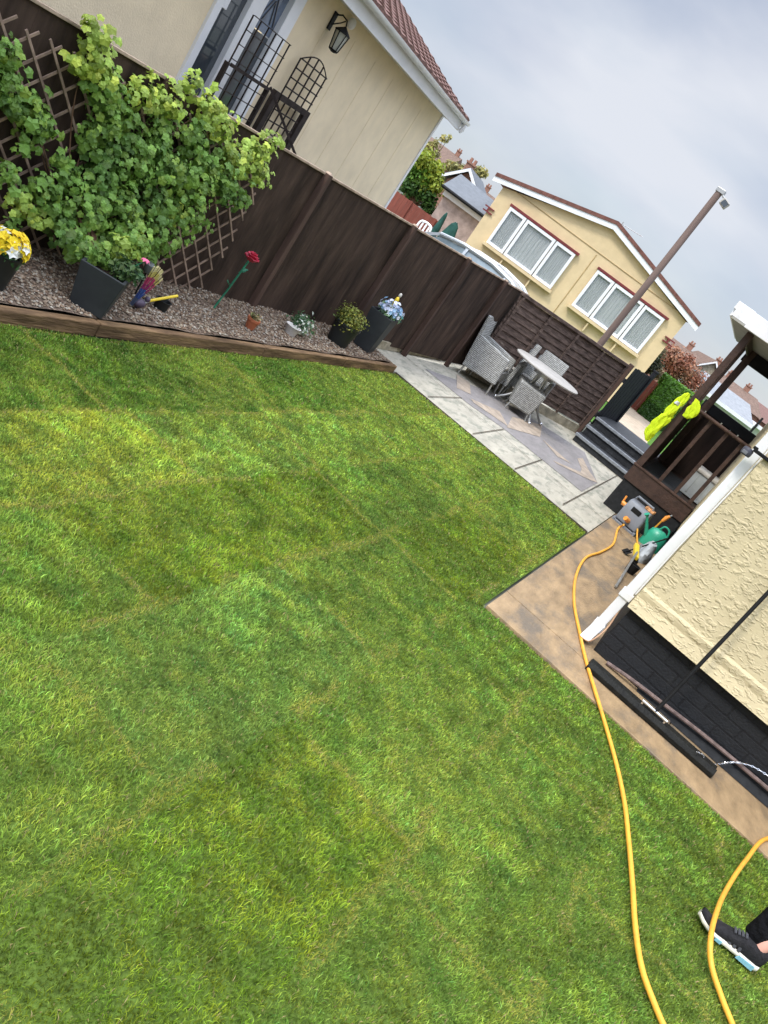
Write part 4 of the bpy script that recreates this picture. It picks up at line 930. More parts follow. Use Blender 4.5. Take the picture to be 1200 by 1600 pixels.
# back wall: waist high boards, frame, window opening above
mb = MB(); 
for k in range(9): mb.bb((X0+.09+k*.115, Y1-.03-.006*(k % 2), FZ), (X0+.20+k*.115+(.006 if k not in (3, 6) else 0), Y1, 1.50))
mb.build('back_boards', M['brown2'], root, bevel=.002)
MB().bb((X0+.02, Y1-.10, 1.50), (X1+.5, Y1+.03, 1.64)).build('sill_beam', M['navy'], root, bevel=.004)
MB().bb((X0+.02, Y1-.10, 2.32), (X1+.5, Y1+.03, 2.50)).build('head_beam', M['navy'], root, bevel=.004)
MB().bb((X0+.04, Y0+.0, 2.40), (X0+.07, Y1, 2.50)).build('side_beam', M['brown'], root, bevel=.004)
# left side infill boards low part between posts 2 and 3
mb = MB()
for k in range(19): mb.bb((X0+.005+.004*(k % 2), 10.09+k*.12, .60), (X0+.03, 10.205+k*.12, 1.45))
mb.bb((X0+.0, 10.09, 1.451), (X0+.05, Y1-.12, 1.50)); mb.build('side_boards', M['brown2'], root)
# front balustrade
for k, x in enumerate((-.30, -.08, .12)):
    MB().box((x, Y0+.03, 1.07), (.045, .045, .90)).build('baluster', M['brown'], root, bevel=.004)
mb = MB(); mb.tube([(X0+.02, Y0-.03, 1.525), (.45, Y0-.03, 1.53)], .02, 10); mb.build('handrail', M['fence_post'], root, smooth=True)
mb = MB()
for x in (-.42, -.2, .02): mb.tube([(x, Y0-.03, 1.525), (x, Y0-.03, 1.565)], .008, 6)
mb.build('rail_bolts', M['metal'], root)
# porch roof with white fascia
mb = MB(); mb.bb((X0-.22, Y0-.15, 2.505), (3.0, Y1+.4, 2.53)); mb.build('ceiling', mat('soffit_grey', (.36, .35, .31), .8, .2, .1), root)
mb = MB(); mb.bb((X0-.05, Y0-.19, 2.50), (3.0, Y0-.151, 2.68)); mb.bb((X0-.26, Y0-.10, 2.52), (X0-.221, Y1+.4, 2.68)); mb.bb((X0-.27, Y0-.15, 2.60), (X0-.05, Y0-.11, 2.69)); mb.build('fascia', M['white'], root, bevel=.004)
mb = MB(); mb.prism([(X0-.24, Y0-.15, 2.532), (X0-.24, Y1+.4, 2.532), (X0-.24, Y1+.4, 2.72), (X0-.24, Y0-.15, 2.66)], 3.2, (1, 0, 0)); mb.build('roof_cap', M['white'], root)
# storage box on the porch
root = empty('storage_box', (.05, 10.9, .6), 'pale grey plastic storage chest standing on the porch floor', 'storage box')
mb = MB(); mb.box((.16, 11.0, .76), (.46, .5, .32), taper=(1.05, 1.05)); mb.box((.16, 10.742, .78), (.015, .015, .28)); mb.box((-.0, 10.742, .78), (.015, .015, .28)); mb.build('box_body', M['greybox'], root, bevel=.02)
mb = MB(); mb.box((.16, 11.0, .945), (.52, .56, .05)); mb.build('lid', mat('box_lid', (.50, .48, .44), .5), root, bevel=.015)
# hi-vis jacket
root = empty('hi_vis_jacket', (-.71, 9.95, 1.6), 'fluorescent yellow hi vis jacket hanging from the porch corner post', 'jacket')
def drape(sections, name, m, parent, n=44):
    S_ = []
    for a, b in zip(sections[:-1], sections[1:]):
        for q in range(4): S_.append(tuple(a[k]+(b[k]-a[k])*q/4 for k in range(5)))
    sections = S_+[sections[-1]]
    mb = MB(); vs = []; k = len(sections)
    for i, (cx, cy, cz, a, b) in enumerate(sections):
        for j in range(n):
            t = 2*math.pi*j/n; f_ = 1+.20*math.sin(3*t+i*.35)+.14*math.sin(7*t-i*.4)+.08*math.sin(11*t+i*.9)
            vs.append((cx+a*f_*math.cos(t), cy+b*f_*math.sin(t), cz))
    fs = [(i*n+j, (i+1)*n+j, (i+1)*n+(j+1) % n, i*n+(j+1) % n) for i in range(k-1) for j in range(n)]+[tuple(range(n)), tuple(reversed(range((k-1)*n, k*n)))]
    mb.add(vs, fs); return mb.build(name, m, parent, smooth=True)
jk = drape([(-.69, 9.93, 1.61, .012, .01), (-.70, 9.93, 1.58, .034, .02), (-.705, 9.93, 1.50, .044, .03), (-.712, 9.93, 1.41, .048, .035), (-.717, 9.93, 1.31, .052, .04), (-.716, 9.93, 1.275, .051, .036), (-.722, 9.93, 1.25, .056, .045), (-.735, 9.93, 1.12, .060, .045), (-.742, 9.93, 1.02, .058, .04), (-.735, 9.93, .95, .044, .025), (-.715, 9.93, .905, .020, .012)], 'jacket_body', M['hivis'], root)
drape([(-.708, 9.93, 1.47, .0475, .036), (-.711, 9.93, 1.43, .0495, .038)], 'reflective_band', M['reflect'], root)
drape([(-.575, 9.90, 1.61, .02, .012), (-.55, 9.90, 1.57, .045, .022), (-.53, 9.90, 1.49, .058, .03), (-.53, 9.90, 1.42, .052, .028), (-.55, 9.90, 1.375, .028, .014)], 'sleeve', M['hivis'], root)

# ================================================================ NEAR HOUSE on the right
root = empty('stucco_house', (.24, 5.43, 0), 'near bungalow with rough cream stucco and black painted brick base', 'house')
mb = MB()
prof = [(5.430, .40), (5.405, .405), (5.425, .50), (5.418, .535), (5.418, .555), (5.432, .575), (5.436, .75), (5.436, 2.62)]     # bell-cast foot and bead
n = 2; vs = []
xsx = [.215, .5, 1.0, 2.0, 5.5]
for x in xsx:
    for y, z in prof: vs.append((x, y, z))
k = len(prof); fs = [(i*k+j, (i+1)*k+j, (i+1)*k+j+1, i*k+j+1) for i in range(len(xsx)-1) for j in range(k-1)]
mb.add(vs, fs); mb.add([(.215, 5.43, .4), (5.5, 5.43, .4), (5.5, 10, .4), (.215, 10, .4)], [(3,2,1,0)])
mb.add([(.215, y, z) for y, z in prof]+[(.215, 13.0, 2.62), (.215, 13.0, .4)], [tuple(range(k+2))])
mb.build('wall', M['stucco'], root)
mb = MB(); mb.bb((.245, 5.47, -.02), (5.5, 12.8, .398)); mb.build('plinth', M['plinth'], root)
mb = MB(); mb.bb((-.1, 5.1, 2.6), (5.8, 13.3, 2.66)); mb.bb((-.14, 5.05, 2.55), (5.8, 5.098, 2.72)); mb.prism([(-.1, 5.1, 2.661), (-.1, 13.3, 2.661), (-.1, 9.2, 3.7)], 5.9, (1,0,0)); mb.build('roof', M['tile'], root)
# downpipe
mb = MB(); px_, py_ = .165, 5.56
mb.bb((px_-.034, py_-.036, .16), (px_+.034, py_+.036, 2.5)); mb.bb((px_-.045, py_-.047, .40), (px_+.045, py_+.047, .455)); mb.bb((px_-.042, py_-.044, .10), (px_+.042, py_+.044, .165))
mb.add([(px_-.036, py_-.045, .16), (px_+.036, py_-.045, .16), (px_+.036, py_+.036, .16), (px_-.036, py_+.036, .16), (px_-.05, py_-.13, .03), (px_+.022, py_-.13, .03), (px_+.022, py_-.04, .01), (px_-.05, py_-.04, .01)], [(0,1,5,4),(1,2,6,5),(2,3,7,6),(3,0,4,7),(4,5,6,7)])
mb.build('downpipe', M['white'], root, bevel=.005)
# low pink-brown conduit along the plinth
mb = MB(); mb.tube(smooth_path([(.36, 5.40, .02), (.55, 5.40, .045), (.8, 5.41, .06), (1.2, 5.44, .075), (1.8, 5.44, .085), (3, 5.44, .09)], 4), .014, 8)
root2 = mb.build('conduit', M['pipepink'], root, smooth=True)
mb = MB(); mb.tube(smooth_path([(.20, 5.50, .30), (.215, 5.45, .18), (.19, 5.40, .06), (.14, 5.45, .02)], 4), .005, 6); mb.build('copper_pipe', mat('pale_copper', (.5, .3, .18), .5), root, smooth=True)
mb = MB(); mb.tube([(.205, 5.50, .48), (.20, 5.49, .9), (.208, 5.49, 1.4), (.205, 5.49, 2.4)], .006, 6); mb.build('cable', M['white'], root)
# black bitumen fillet at the foot of the plinth
mb = MB(); mb.prism([(.62, 5.468, -.01), (.62, 5.40, -.0), (.62, 5.468, .05)], 5, (1,0,0)); mb.build('bitumen_fillet', M['skirt'], root)
# camera / sensor lamp on the corner
root = empty('corner_security_camera', (.12, 5.42, 1.66), 'dark grey security camera bracketed to the top of the white downpipe', 'security camera')
mb = MB(); mb.lathe((.115, 5.44, 1.60), [(.030, 0), (.034, .012), (.034, .04), (.028, .05), (.01, .054)], 20); mb.build('camera_body', mat('dark_grey_plastic', (.06, .06, .075), .45), root, smooth=True)
mb = MB(); mb.box((.205, 5.42, 1.66), (.14, .025, .022)); mb.box((.14, 5.43, 1.672), (.03, .04, .02)); mb.build('bracket', M['black'], root, bevel=.004)
mb = MB(); mb.box((.105, 5.405, 1.618), (.035, .008, .022)); mb.build('lens', mat('lens_grey', (.16, .16, .17), .3), root, bevel=.002)

# ================================================================ LEVELLING RAKE leaning on the wall
root = empty('lawn_leveller', (.75, 5.10, 0), 'wide black lawn leveller head on the path with long handle leaning on the wall', 'garden tool')
mb = MB(); x0, x1, y = .265, 1.235, 5.13
mb.prism([(x0, y-.06, .005), (x0, y-.06, .035), (x0, y-.03, .065), (x0, y+.0, .05), (x0, y+.03, .065), (x0, y+.065, .04), (x0, y+.065, .005), (x0, y+.04, .002), (x0, y-.04, .002)], x1-x0, (1,0,0))
for v in range(len(mb.v)): mb.v[v] = (mb.v[v][0], mb.v[v][1]+.02*(mb.v[v][0]-.75), mb.v[v][2])
mb.build('head', M['black_rubber'], root, bevel=.004)
mb = MB(); mb.tube([(.65, 5.11, .085), (.84, 5.11, .085)], .012, 10); mb.tube([(.66, 5.11, .05), (.66, 5.11, .085)], .008, 8); mb.tube([(.83, 5.11, .05), (.83, 5.11, .085)], .008, 8); mb.build('chrome_yoke', M['chrome'], root, smooth=True)
mb = MB(); mb.tube([(.75, 5.11, .085), (.752, 5.165, .30), (.76, 5.41, 1.30), (.762, 5.425, 1.36)], .0125, 12); mb.build('handle', M['black'], root, smooth=True)
# thin silver chain/twisted foil strand
root = None
pts = smooth_path([(1.07, 5.06, .085), (1.12, 5.12, .075), (1.17, 5.20, .02), (1.22, 5.27, .015), (1.28, 5.36, .03), (1.34, 5.40, .085), (1.42, 5.42, .13), (1.52, 5.43, .15), (1.66, 5.44, .16)], 5)
mb = MB()
for i in range(len(pts)-1):
    d = pts[i+1]-pts[i]; a = pts[i]-d*.15; b = pts[i+1]+d*.15; s_ = d.cross(Vector((0,0,1))).normalized() if i % 2 else Vector((0,0,1))
    mb.tube([a, (a+b)/2+s_*.006, b], .0022, 5); mb.tube([a, (a+b)/2-s_*.006, b], .0022, 5)
mb.build('silver_chain', M['chrome'], None, 'thin silver chain trailing from the leveller head to the plinth', cat='chain')

# ================================================================ HOSE, REEL, WATERING CAN, TOOLS
h1 = [(-.265, 9.62, .13), (-.27, 9.45, .05), (-.267, 9.15, .02), (-.184, 8.417, .016), (-.204, 7.808, .016), (-.256, 7.203, .016), (-.195, 6.531, .016), (-.066, 5.945, .016), (.092, 5.502, .016), (.235, 5.136, .016), (.386, 4.81, .02), (.519, 4.524, .013), (.655, 4.218, .013), (.762, 3.929, .013), (.838, 3.65, .013), (.909, 3.36, .013), (.958, 3.14, .013), (1.012, 2.959, .013), (1.073, 2.848, .013), (1.19, 2.72, .013), (1.36, 2.66, .013), (1.5, 2.76, .013), (1.47, 3.0, .013), (1.375, 3.182, .013), (1.319, 3.314, .03), (1.304, 3.47, .075), (1.32, 3.686, .06), (1.369, 3.973, .014), (1.475, 4.412, .013), (1.625, 4.898, .014), (1.9, 5.2, .02), (2.6, 5.1, .02)]
# the loop near the shoe runs over the toe: its raised points are shifted along the sight line
def lift(p): 
    x, y, z = p; k = (1.8-z)/1.77; return (x*k, y*k, z)
root = empty('garden_hose', (0, 6, 0), 'yellow orange garden hose snaking from the reel over path and lawn', 'garden hose')
mb = MB(); mb.tube(smooth_path([lift(p) for p in h1], 8), .0118, 10); mb.build('hose_pipe', M['hose'], root, smooth=True)
root = empty('hose_reel', (-.24, 9.72, 0), 'grey hose reel with orange fittings against the black porch skirt', 'hose reel')
TR = Matrix.Translation((-.24, 9.72, 0)) @ rotz(R(-8))
mb = MB(TR); sec = []
mb.prism([(-.15, -.11, .03), (-.15, -.12, .20), (-.15, -.07, .31), (-.15, .06, .33), (-.15, .12, .24), (-.15, .12, .03)], .30, (1,0,0)); body = mb.build('housing', M['reelgrey'], root, bevel=.02, smooth=True)
mb = MB(TR); mb.tube([(-.12, -.0, .34), (-.11, .0, .375), (.11, .0, .375), (.12, .0, .34)], .014, 8); mb.build('carry_handle', M['reelgrey'], root, smooth=True)
mb = MB(TR); mb.bb((-.06, -.121, .21), (.06, -.105, .27)); mb.build('recess', M['black'], body, bevel=.005)
mb = MB(TR); mb.bb((-.165, -.14, 0), (-.13, .14, .04)); mb.bb((.13, -.14, 0), (.165, .14, .04)); mb.bb((-.13, -.14, .0), (.13, -.11, .03)); mb.build('feet', M['reelgrey'], root, bevel=.006)
mb = MB(TR); mb.tube([(.0, -.12, .10), (-.01, -.17, .11), (-.03, -.20, .12)], .028, 10); mb.build('hose_guide', M['orange'], root, smooth=True)
mb = MB(TR); mb.tube([(-.15, .0, .2), (-.21, .0, .2)], .028, 10); mb.tube([(-.21, 0, .2), (-.22, 0, .29)], .012, 8); mb.build('crank', M['orange'], root, smooth=True)
mb = MB(TR); mb.box((.09, .02, .335), (.12, .10, .03)); mb.build('product_tag', mat('orange_paper', (.62, .30, .13), .7, var=.4, scale=30), root, bevel=.004)
mb = MB(); mb.tube(smooth_path([(-.12, 9.60, .10), (-.05, 9.48, .03), (.0, 9.3, .02), (.06, 9.25, .02), (.13, 9.4, .02), (.14, 9.6, .02)], 5), .009, 8); mb.build('leader_hose', M['hose'], root, smooth=True)
# spray gun lance
root = empty('spray_lance', (.02, 9.85, 0), 'orange hose spray lance standing behind the green watering can', 'spray gun')
mb = MB(); mb.tube([(.0, 9.84, .0), (.03, 9.86, .33)], .010, 8); mb.build('lance', M['hose'], root, smooth=True)
mb = MB(); mb.tube([(.03, 9.86, .30), (.04, 9.87, .36), (.06, 9.87, .40)], [.018, .026, .016], 10); nz_ = mb.build('nozzle', M['orange'], root, smooth=True)
mb = MB(); mb.tube([(.06, 9.87, .40), (.075, 9.87, .425)], .011, 8); mb.build('nozzle_tip', M['metal'], nz_, smooth=True)
# watering can
root = empty('watering_can', (.07, 9.62, 0), 'green plastic watering can between the hose reel and the white downpipe', 'watering can')
mb = MB(); mb.lathe((.10, 9.62, .0), [(.11, .0), (.115, .02), (.105, .16), (.09, .22), (.055, .245), (.045, .25), (.04, .24)], 24, 1.15, .85); body = mb.build('can_body', M['cangreen'], root, smooth=True)
mb = MB(); mb.tube([(.02, 9.60, .07), (-.06, 9.57, .19), (-.13, 9.54, .29)], [.028, .019, .013], 10); sp = mb.build('spout', M['cangreen'], root, smooth=True)
mb = MB(); mb.tube([(-.125, 9.542, .285), (-.15, 9.53, .31)], [.014, .032], 14); mb.build('rose', M['cangreen'], sp, smooth=True)
mb = MB(); mb.tube(smooth_path([(.07, 9.62, .245), (.10, 9.62, .31), (.17, 9.62, .29), (.20, 9.62, .17), (.20, 9.62, .09)], 4), .011, 8); mb.build('handle', M['cangreen'], root, smooth=True)
# spade lying at an angle, yellow bolster, grey bag, level
root = empty('garden_spade', (.0, 8.9, 0), 'thin dark edging blade leaning from the path towards the watering can', 'garden tool')
mb = MB(); mb.tube([(-.05, 8.50, .02), (.19, 9.15, .30)], .008, 8); mb.build('shaft', M['black'], root, smooth=True)
mb = MB(); mb.bar((-.05, 8.50, .02), (-.02, 8.6, .05), .07, .006); mb.build('blade', M['black'], root)
root = empty('cement_bag', (.10, 8.9, 0), 'crumpled pale grey bag slumped by the wall behind the downpipe', 'bag')
mb = MB(); n = 16; m_ = 8; vs = []; fs = []
for i in range(m_+1):
    for j in range(n):
        t = 2*math.pi*j/n; z = i/m_; rr = (1-.55*z**2)*(1+.10*math.sin(3*t+i)+.06*math.sin(7*t+2*i)); vs.append((.12+.085*rr*math.cos(t), 8.95+.30*rr*math.sin(t), .20*z+.0))
fs = [(i*n+j, i*n+(j+1) % n, (i+1)*n+(j+1) % n, (i+1)*n+j) for i in range(m_) for j in range(n)]+[tuple(range(m_*n, m_*n+n)), tuple(reversed(range(n)))]
mb.add(vs, fs); mb.build('bag_body', M['greybox'], root, smooth=True)
root = empty('yellow_sponge_float', (.05, 8.5, 0), 'yellow plastering float with grey handle by the foot of the wall', 'hand tool')
mb = MB(); mb.bar((-.005, 8.55, .15), (.075, 8.25, .10), .05, .04); mb.build('float_pad', M['yellowp'], root, bevel=.006)
mb = MB(); mb.bar((.02, 8.57, .12), (.10, 8.27, .06), .045, .035); mb.build('float_handle', M['black'], root, bevel=.006)
mb = MB(); mb.bar((.03, 8.7, .16), (.10, 7.15, .02), .022, .02); mb.build('metal_strip', M['metal'], None, 'thin grey metal strip lying beside the yellow float', cat='strip', bevel=.003)
mb = MB(); mb.lathe((.11, 8.0, 0), [(.05, 0), (.06, .08), (.062, .10), (.05, .10), (.045, .03)], 16); mb.build('mixing_tub', M['black'], None, 'small dark mixing tub behind the downpipe by the wall', smooth=True, cat='tub')

# ================================================================ PERSON at the right edge
def skinned(name, joints, edges, m, parent, root_i=0, sub=2):
    off = base_of(parent)
    me = bpy.data.meshes.new(name); me.from_pydata([tuple(Vector(j[:3])-off) for j in joints], edges, []); me.update(); me.materials.append(m)
    o = link(bpy.data.objects.new(name, me)); o.parent = parent
    sk = o.modifiers.new('skin', 'SKIN'); sk.use_smooth_shade = True
    for i, j in enumerate(joints):
        r = j[3]; r = r if isinstance(r, tuple) else (r, r)
        me.skin_vertices[0].data[i].radius = r; me.skin_vertices[0].data[i].use_root = (i == root_i)
    s = o.modifiers.new('sub', 'SUBSURF'); s.levels = sub; s.render_levels = sub
    return o
FA = Vector((1.50, 3.60, 0))                      # near ankle (on ground plan)
root = empty('person', (1.6, 3.75, 0), 'person in black trousers and dark trainers striding in at the right edge', 'person')
# facing -x ; hips above between the feet
hip = Vector((1.78, 3.86, .92)); sh = Vector((1.80, 3.88, 1.42)); hd_ = Vector((1.77, 3.88, 1.66))
nearA = Vector((1.490, 3.605, .085)); farA = Vector((1.88, 3.84, .085))
J = [(hip.x, hip.y, hip.z, (.14, .11)), (hip.x, hip.y, 1.12, (.13, .10)), (sh.x, sh.y, 1.36, (.15, .11)), (sh.x, sh.y, 1.49, .055), (hd_.x, hd_.y, 1.57, .06), (hd_.x-.01, hd_.y, 1.66, .088), (hd_.x, hd_.y, 1.73, .085),
     (hip.x-.02, hip.y-.10, .86, .085), (1.56, 3.80, .48, .060), (1.52, 3.72, .30, .056), (nearA.x+.012, nearA.y+.01, .13, .036), (nearA.x-.0, nearA.y, .07, .035), (nearA.x-.08, nearA.y-.003, .048, .024), (nearA.x-.16, nearA.y-.008, .034, .016),
     (hip.x+.02, hip.y+.10, .86, .085), (1.85, 3.93, .48, .060), (1.90, 3.87, .28, .05), (farA.x+.03, farA.y, .11, .036), (farA.x-.02, farA.y, .05, .035), (farA.x-.15, farA.y, .034, .016),
     (sh.x, sh.y-.20, 1.40, .055), (sh.x+.04, sh.y-.24, 1.12, .045), (sh.x-.06, sh.y-.25, .90, .032), (sh.x-.10, sh.y-.25, .83, (.035, .018)),
     (sh.x, sh.y+.20, 1.40, .055), (sh.x+.02, sh.y+.24, 1.12, .045), (sh.x-.10, sh.y+.24, .92, .032), (sh.x-.14, sh.y+.24, .85, (.035, .018))]
E_ = [(0,1),(1,2),(2,3),(3,4),(4,5),(5,6),(0,7),(7,8),(8,9),(9,10),(10,11),(11,12),(12,13),(0,14),(14,15),(15,16),(16,17),(17,18),(18,19),(2,20),(20,21),(21,22),(22,23),(2,24),(24,25),(25,26),(26,27)]
for h, s_ in ((23, -1), (27, 1)):               # fingers and thumb of each hand
    hp = Vector(J[h][:3])
    for f_ in range(4):
        i0 = len(J); xo = -.027+.018*f_; l_ = (.055, .068, .064, .05)[f_]
        J += [(hp.x+xo, hp.y, hp.z-.035, .0095), (hp.x+xo-.004, hp.y-.004*s_, hp.z-.035-l_*.55, .0085), (hp.x+xo-.016, hp.y-.012*s_, hp.z-.035-l_, .0075)]
        E_ += [(h, i0), (i0, i0+1), (i0+1, i0+2)]
    i0 = len(J); J += [(hp.x-.035, hp.y-.008*s_, hp.z-.005, .011), (hp.x-.052, hp.y-.02*s_, hp.z-.035, .0095)]; E_ += [(h, i0), (i0, i0+1)]
body = skinned('body', J, E_, M['skin'], root)
T_ = [(hip.x, hip.y, hip.z+.08, (.155, .125)), (hip.x, hip.y, hip.z, (.16, .13)), (hip.x-.02, hip.y-.09, .84, .115), (1.57, 3.81, .50, .098), (1.52, 3.73, .30, .088), (1.498, 3.668, .17, .078), (1.486, 3.652, .10, .072), (1.483, 3.648, .075, .068),
      (hip.x+.02, hip.y+.09, .84, .115), (1.85, 3.93, .50, .092), (1.90, 3.88, .30, .082), (1.90, 3.86, .15, .07)]
skinned('trousers', T_, [(0,1),(1,2),(2,3),(3,4),(4,5),(5,6),(6,7),(1,8),(8,9),(9,10),(10,11)], M['cloth'], root)
K_ = [(hip.x, hip.y, 1.0, (.165, .135)), (hip.x, hip.y, 1.15, (.155, .125)), (sh.x, sh.y, 1.38, (.165, .13)), (sh.x, sh.y, 1.47, .07), (sh.x, sh.y-.20, 1.41, .072), (sh.x+.04, sh.y-.245, 1.12, .06), (sh.x-.05, sh.y-.25, .94, .048), (sh.x, sh.y+.20, 1.41, .072), (sh.x+.02, sh.y+.245, 1.12, .06), (sh.x-.09, sh.y+.24, .95, .048)]
skinned('jumper', K_, [(0,1),(1,2),(2,3),(2,4),(4,5),(5,6),(2,7),(7,8),(8,9)], mat('navy_jumper', (.03, .035, .06), .9), root)
mb = MB(); mb.sphere((hd_.x+.012, hd_.y, 1.715), .10, 20, 12, (1.02, .92, 1.0)); hr = mb.build('hair', M['hair'], root, smooth=True)
mb = MB(); mb.sphere((hd_.x-.092, hd_.y-.032, 1.66), .011, 10, 6); mb.sphere((hd_.x-.092, hd_.y+.032, 1.66), .011, 10, 6); mb.build('eyes', M['whitepot'], root, smooth=True)
mb = MB(); mb.add([(hd_.x-.085, hd_.y, 1.665), (hd_.x-.118, hd_.y, 1.625), (hd_.x-.085, hd_.y-.018, 1.62), (hd_.x-.085, hd_.y+.018, 1.62)], [(0,2,1),(0,1,3),(1,2,3)]); mb.build('nose', M['skin'], root)
mb = MB(); mb.tube([(hd_.x-.086, hd_.y-.025, 1.597), (hd_.x-.094, hd_.y, 1.594), (hd_.x-.086, hd_.y+.025, 1.597)], .005, 6); mb.build('mouth', mat('lips', (.4, .14, .12), .5), root)
def shoe(ank, name_label):
    """toe towards -x, heel at ankle + .05"""
    T = Matrix.Translation((ank.x+.055, ank.y, 0)) @ rotz(R(4))        # heel at 0, toe at -0.31
    xs_ = [0, -.02, -.06, -.11, -.16, -.21, -.255, -.29, -.312]
    hw = [.022, .034, .038, .037, .040, .046, .046, .036, .010]
    def loft(z_of, ztop_of, hwf, n=14):
        vs = []; 
        for x, h in zip(xs_, hw):
            hb = h*hwf; zb = z_of(x); zt = ztop_of(x)
            for j in range(n):
                t = 2*math.pi*j/n; c, s_ = math.cos(t), math.sin(t)
                y = hb*math.copysign(abs(c)**.75, c); z = (zb+zt)/2+(zt-zb)/2*math.copysign(abs(s_)**.8, s_); vs.append((x, y, z))
        k = len(xs_); fs = [(i*n+j, i*n+(j+1) % n, (i+1)*n+(j+1) % n, (i+1)*n+j) for i in range(k-1) for j in range(n)]+[tuple(reversed(range(n))), tuple(range((k-1)*n, k*n))]
        return vs, fs
    rock = lambda x: .006+.020*max(0, (-x-.22)/.09)**1.6
    mb = MB(T); up_t = lambda x: max(.038, .115-.30*max(0, -x-.055)) if x < -.055 else .115-.12*(x+.055)*0
    vs, fs = loft(lambda x: rock(x)+.012, lambda x: max(.046+rock(x), .112-.36*max(0, -x-.085)), .92); mb.add(vs, fs)
    sho = mb.build('shoe', M['shoe'], root, smooth=True); sho['label'] = name_label
    mb = MB(T); vs, fs = loft(rock, lambda x: rock(x)+.038-.010*max(0, (-x-.1)/.2), 1.08); mb.add(vs, fs); mb.build('sole', M['sole'], sho, smooth=True)
    for sg in (-1, 1):
        mb = MB(T); mb.prism([(-.025, sg*.0375-.002, .012), (-.025, sg*.0375-.002, .036), (-.098, sg*.0395-.002, .031), (-.105, sg*.0395-.002, .012)], .006*sg, (0,1,0)); mb.build('sole_block', M['soleblue'], sho)
        mb = MB(T); mb.prism([(-.185, sg*.046-.002, .012), (-.185, sg*.046-.002, .028), (-.215, sg*.0485-.002, .026), (-.215, sg*.0485-.002, .012)], .005*sg, (0,1,0)); mb.build('sole_block', M['soleblue'], sho)
    mb = MB(T)
    for x in (-.105, -.128, -.151):
        for sg in (-1, 1): mb.add([(x, sg*.0385, .036), (x-.013, sg*.039, .036), (x-.018, sg*.0315, .072+(x+.105)*.3), (x-.005, sg*.031, .074+(x+.105)*.3)], [(0,1,2,3)])
    for x in (-.12, -.135, -.15, -.165): mb.tube([(x, -.018, .103+(x+.12)*.34), (x-.004, 0, .110+(x+.12)*.34), (x, .018, .103+(x+.12)*.34)], .003, 5)
    o = mb.build('stripes', M['shoegrey'], sho); s2 = o.modifiers.new('solid', 'SOLIDIFY'); s2.thickness = .003; s2.offset = 1
shoe(nearA, 'dark trainer with cream sole and pale blue blocks'); shoe(farA, 'rear trainer hidden by the leg')

# ================================================================ BACKGROUND
def BP(u, z, D, Dref): k = D/Dref; p = HD*D+UU*(u*k); return Vector((p.x, p.y, 1.8+(z-1.8)*k))
GT = {0: (.10, .22, .025), 1: (.24, .31, .035), 2: (.045, .11, .02)}
def cl(lst, D, Dref, jit=.6): 
    out = []
    for u, z, r, tone in lst: p = BP(u, z, D, Dref); out.append((p.x, p.y+random.uniform(-jit, jit)*r, p.z, r*D/Dref, tone))
    return out
c = cl([(-5.15,1.75,.42,0),(-5.4,1.5,.3,0),(-5.2,2.15,.35,1),(-4.85,2.05,.33,1),(-4.75,1.7,.36,1),(-4.9,1.35,.35,2),(-5.2,1.3,.3,2),(-4.55,1.75,.25,1),(-5.35,1.9,.28,0),(-4.6,1.4,.28,2),(-4.4,1.15,.25,2),(-5.0,1.9,.3,0)], 27, 26)
tree('laurel_bush', 'round bright green bush between the cream bungalow and the pink garage', c, (BP(-5.0, .3, 27, 26).x, BP(-5.0, .3, 27, 26).y, 0), 5200, .13, GT, cat='bush', trunk_r=.09)
mb = MB(); T26, k26 = TB(24.5, 26); kk = 24.5/26
zz = lambda z: 1.8+(z-1.8)*kk
root = empty('red_fence', T26 @ Vector((-4.6, 0, 0)), 'low red brown fence below the round green bush', 'fence')
a = BP(-5.75, .98, 24.5, 26); b = BP(-4.05, 1.02, 24.5, 26)
mb = MB(T26)
for k in range(14): mb.bb((-5.7*kk+k*.12, 0, 0), (-5.7*kk+k*.12+.115, .02+.004*(k % 2), zz(.98)))
mb.build('boards', M['redfence'], root)
mb = MB(T26)
for x in (-5.72*kk, -4.95*kk, -4.04*kk): mb.bb((x-.04, -.05, 0), (x+.04, -.001, zz(1.0)))
mb.build('post', M['redfence'], root)
# green parasols, folded, and a white unit
def parasol(u, ztop, D, ang, label):
    p = BP(u, ztop, D, 26); root = empty('folded_parasol', (p.x, p.y, 0), label, 'parasol', 'folded green parasols by the garage')
    mb = MB(); mb.tube([(p.x, p.y, 0), (p.x, p.y, p.z)], .02, 8); mb.build('pole', M['metal'], root)
    mb = MB(); mb.lathe((p.x, p.y, p.z-1.0), [(.05, 0), (.12, .1), (.10, .5), (.05, .9), (.01, 1.0)], 10, 1+ang, 1); mb.build('canopy', M['greencloth'], root)
parasol(-3.86, 1.36, 23, .0, 'slim folded green parasol in front of the pink garage'); parasol(-3.45, 1.28, 22.5, 1.4, 'wide half folded green parasol above the car roof')
root = empty('white_chair_back', BP(-4.15, .9, 22.5, 26), 'white plastic garden chair back just above the fence by the car', 'garden chair')
p = BP(-4.2, .62, 22.5, 26); mb = MB()
mb.tube(smooth_path([(p.x-.2, p.y, p.z-.5), (p.x-.2, p.y, p.z), (p.x-.1, p.y+.03, p.z+.10), (p.x+.1, p.y+.03, p.z+.10), (p.x+.2, p.y, p.z), (p.x+.2, p.y, p.z-.5)], 4), .03, 8)
for k in range(3): mb.bar((p.x-.11+.11*k, p.y+.02, p.z-.45), (p.x-.11+.11*k, p.y+.03, p.z+.09), .05, .015, up=(0,1,0))
mb.build('back_frame', M['white'], root, smooth=True)
mb = MB(); mb.box((p.x, p.y-.2, .42), (.44, .42, .04)); mb.build('seat', M['white'], root)
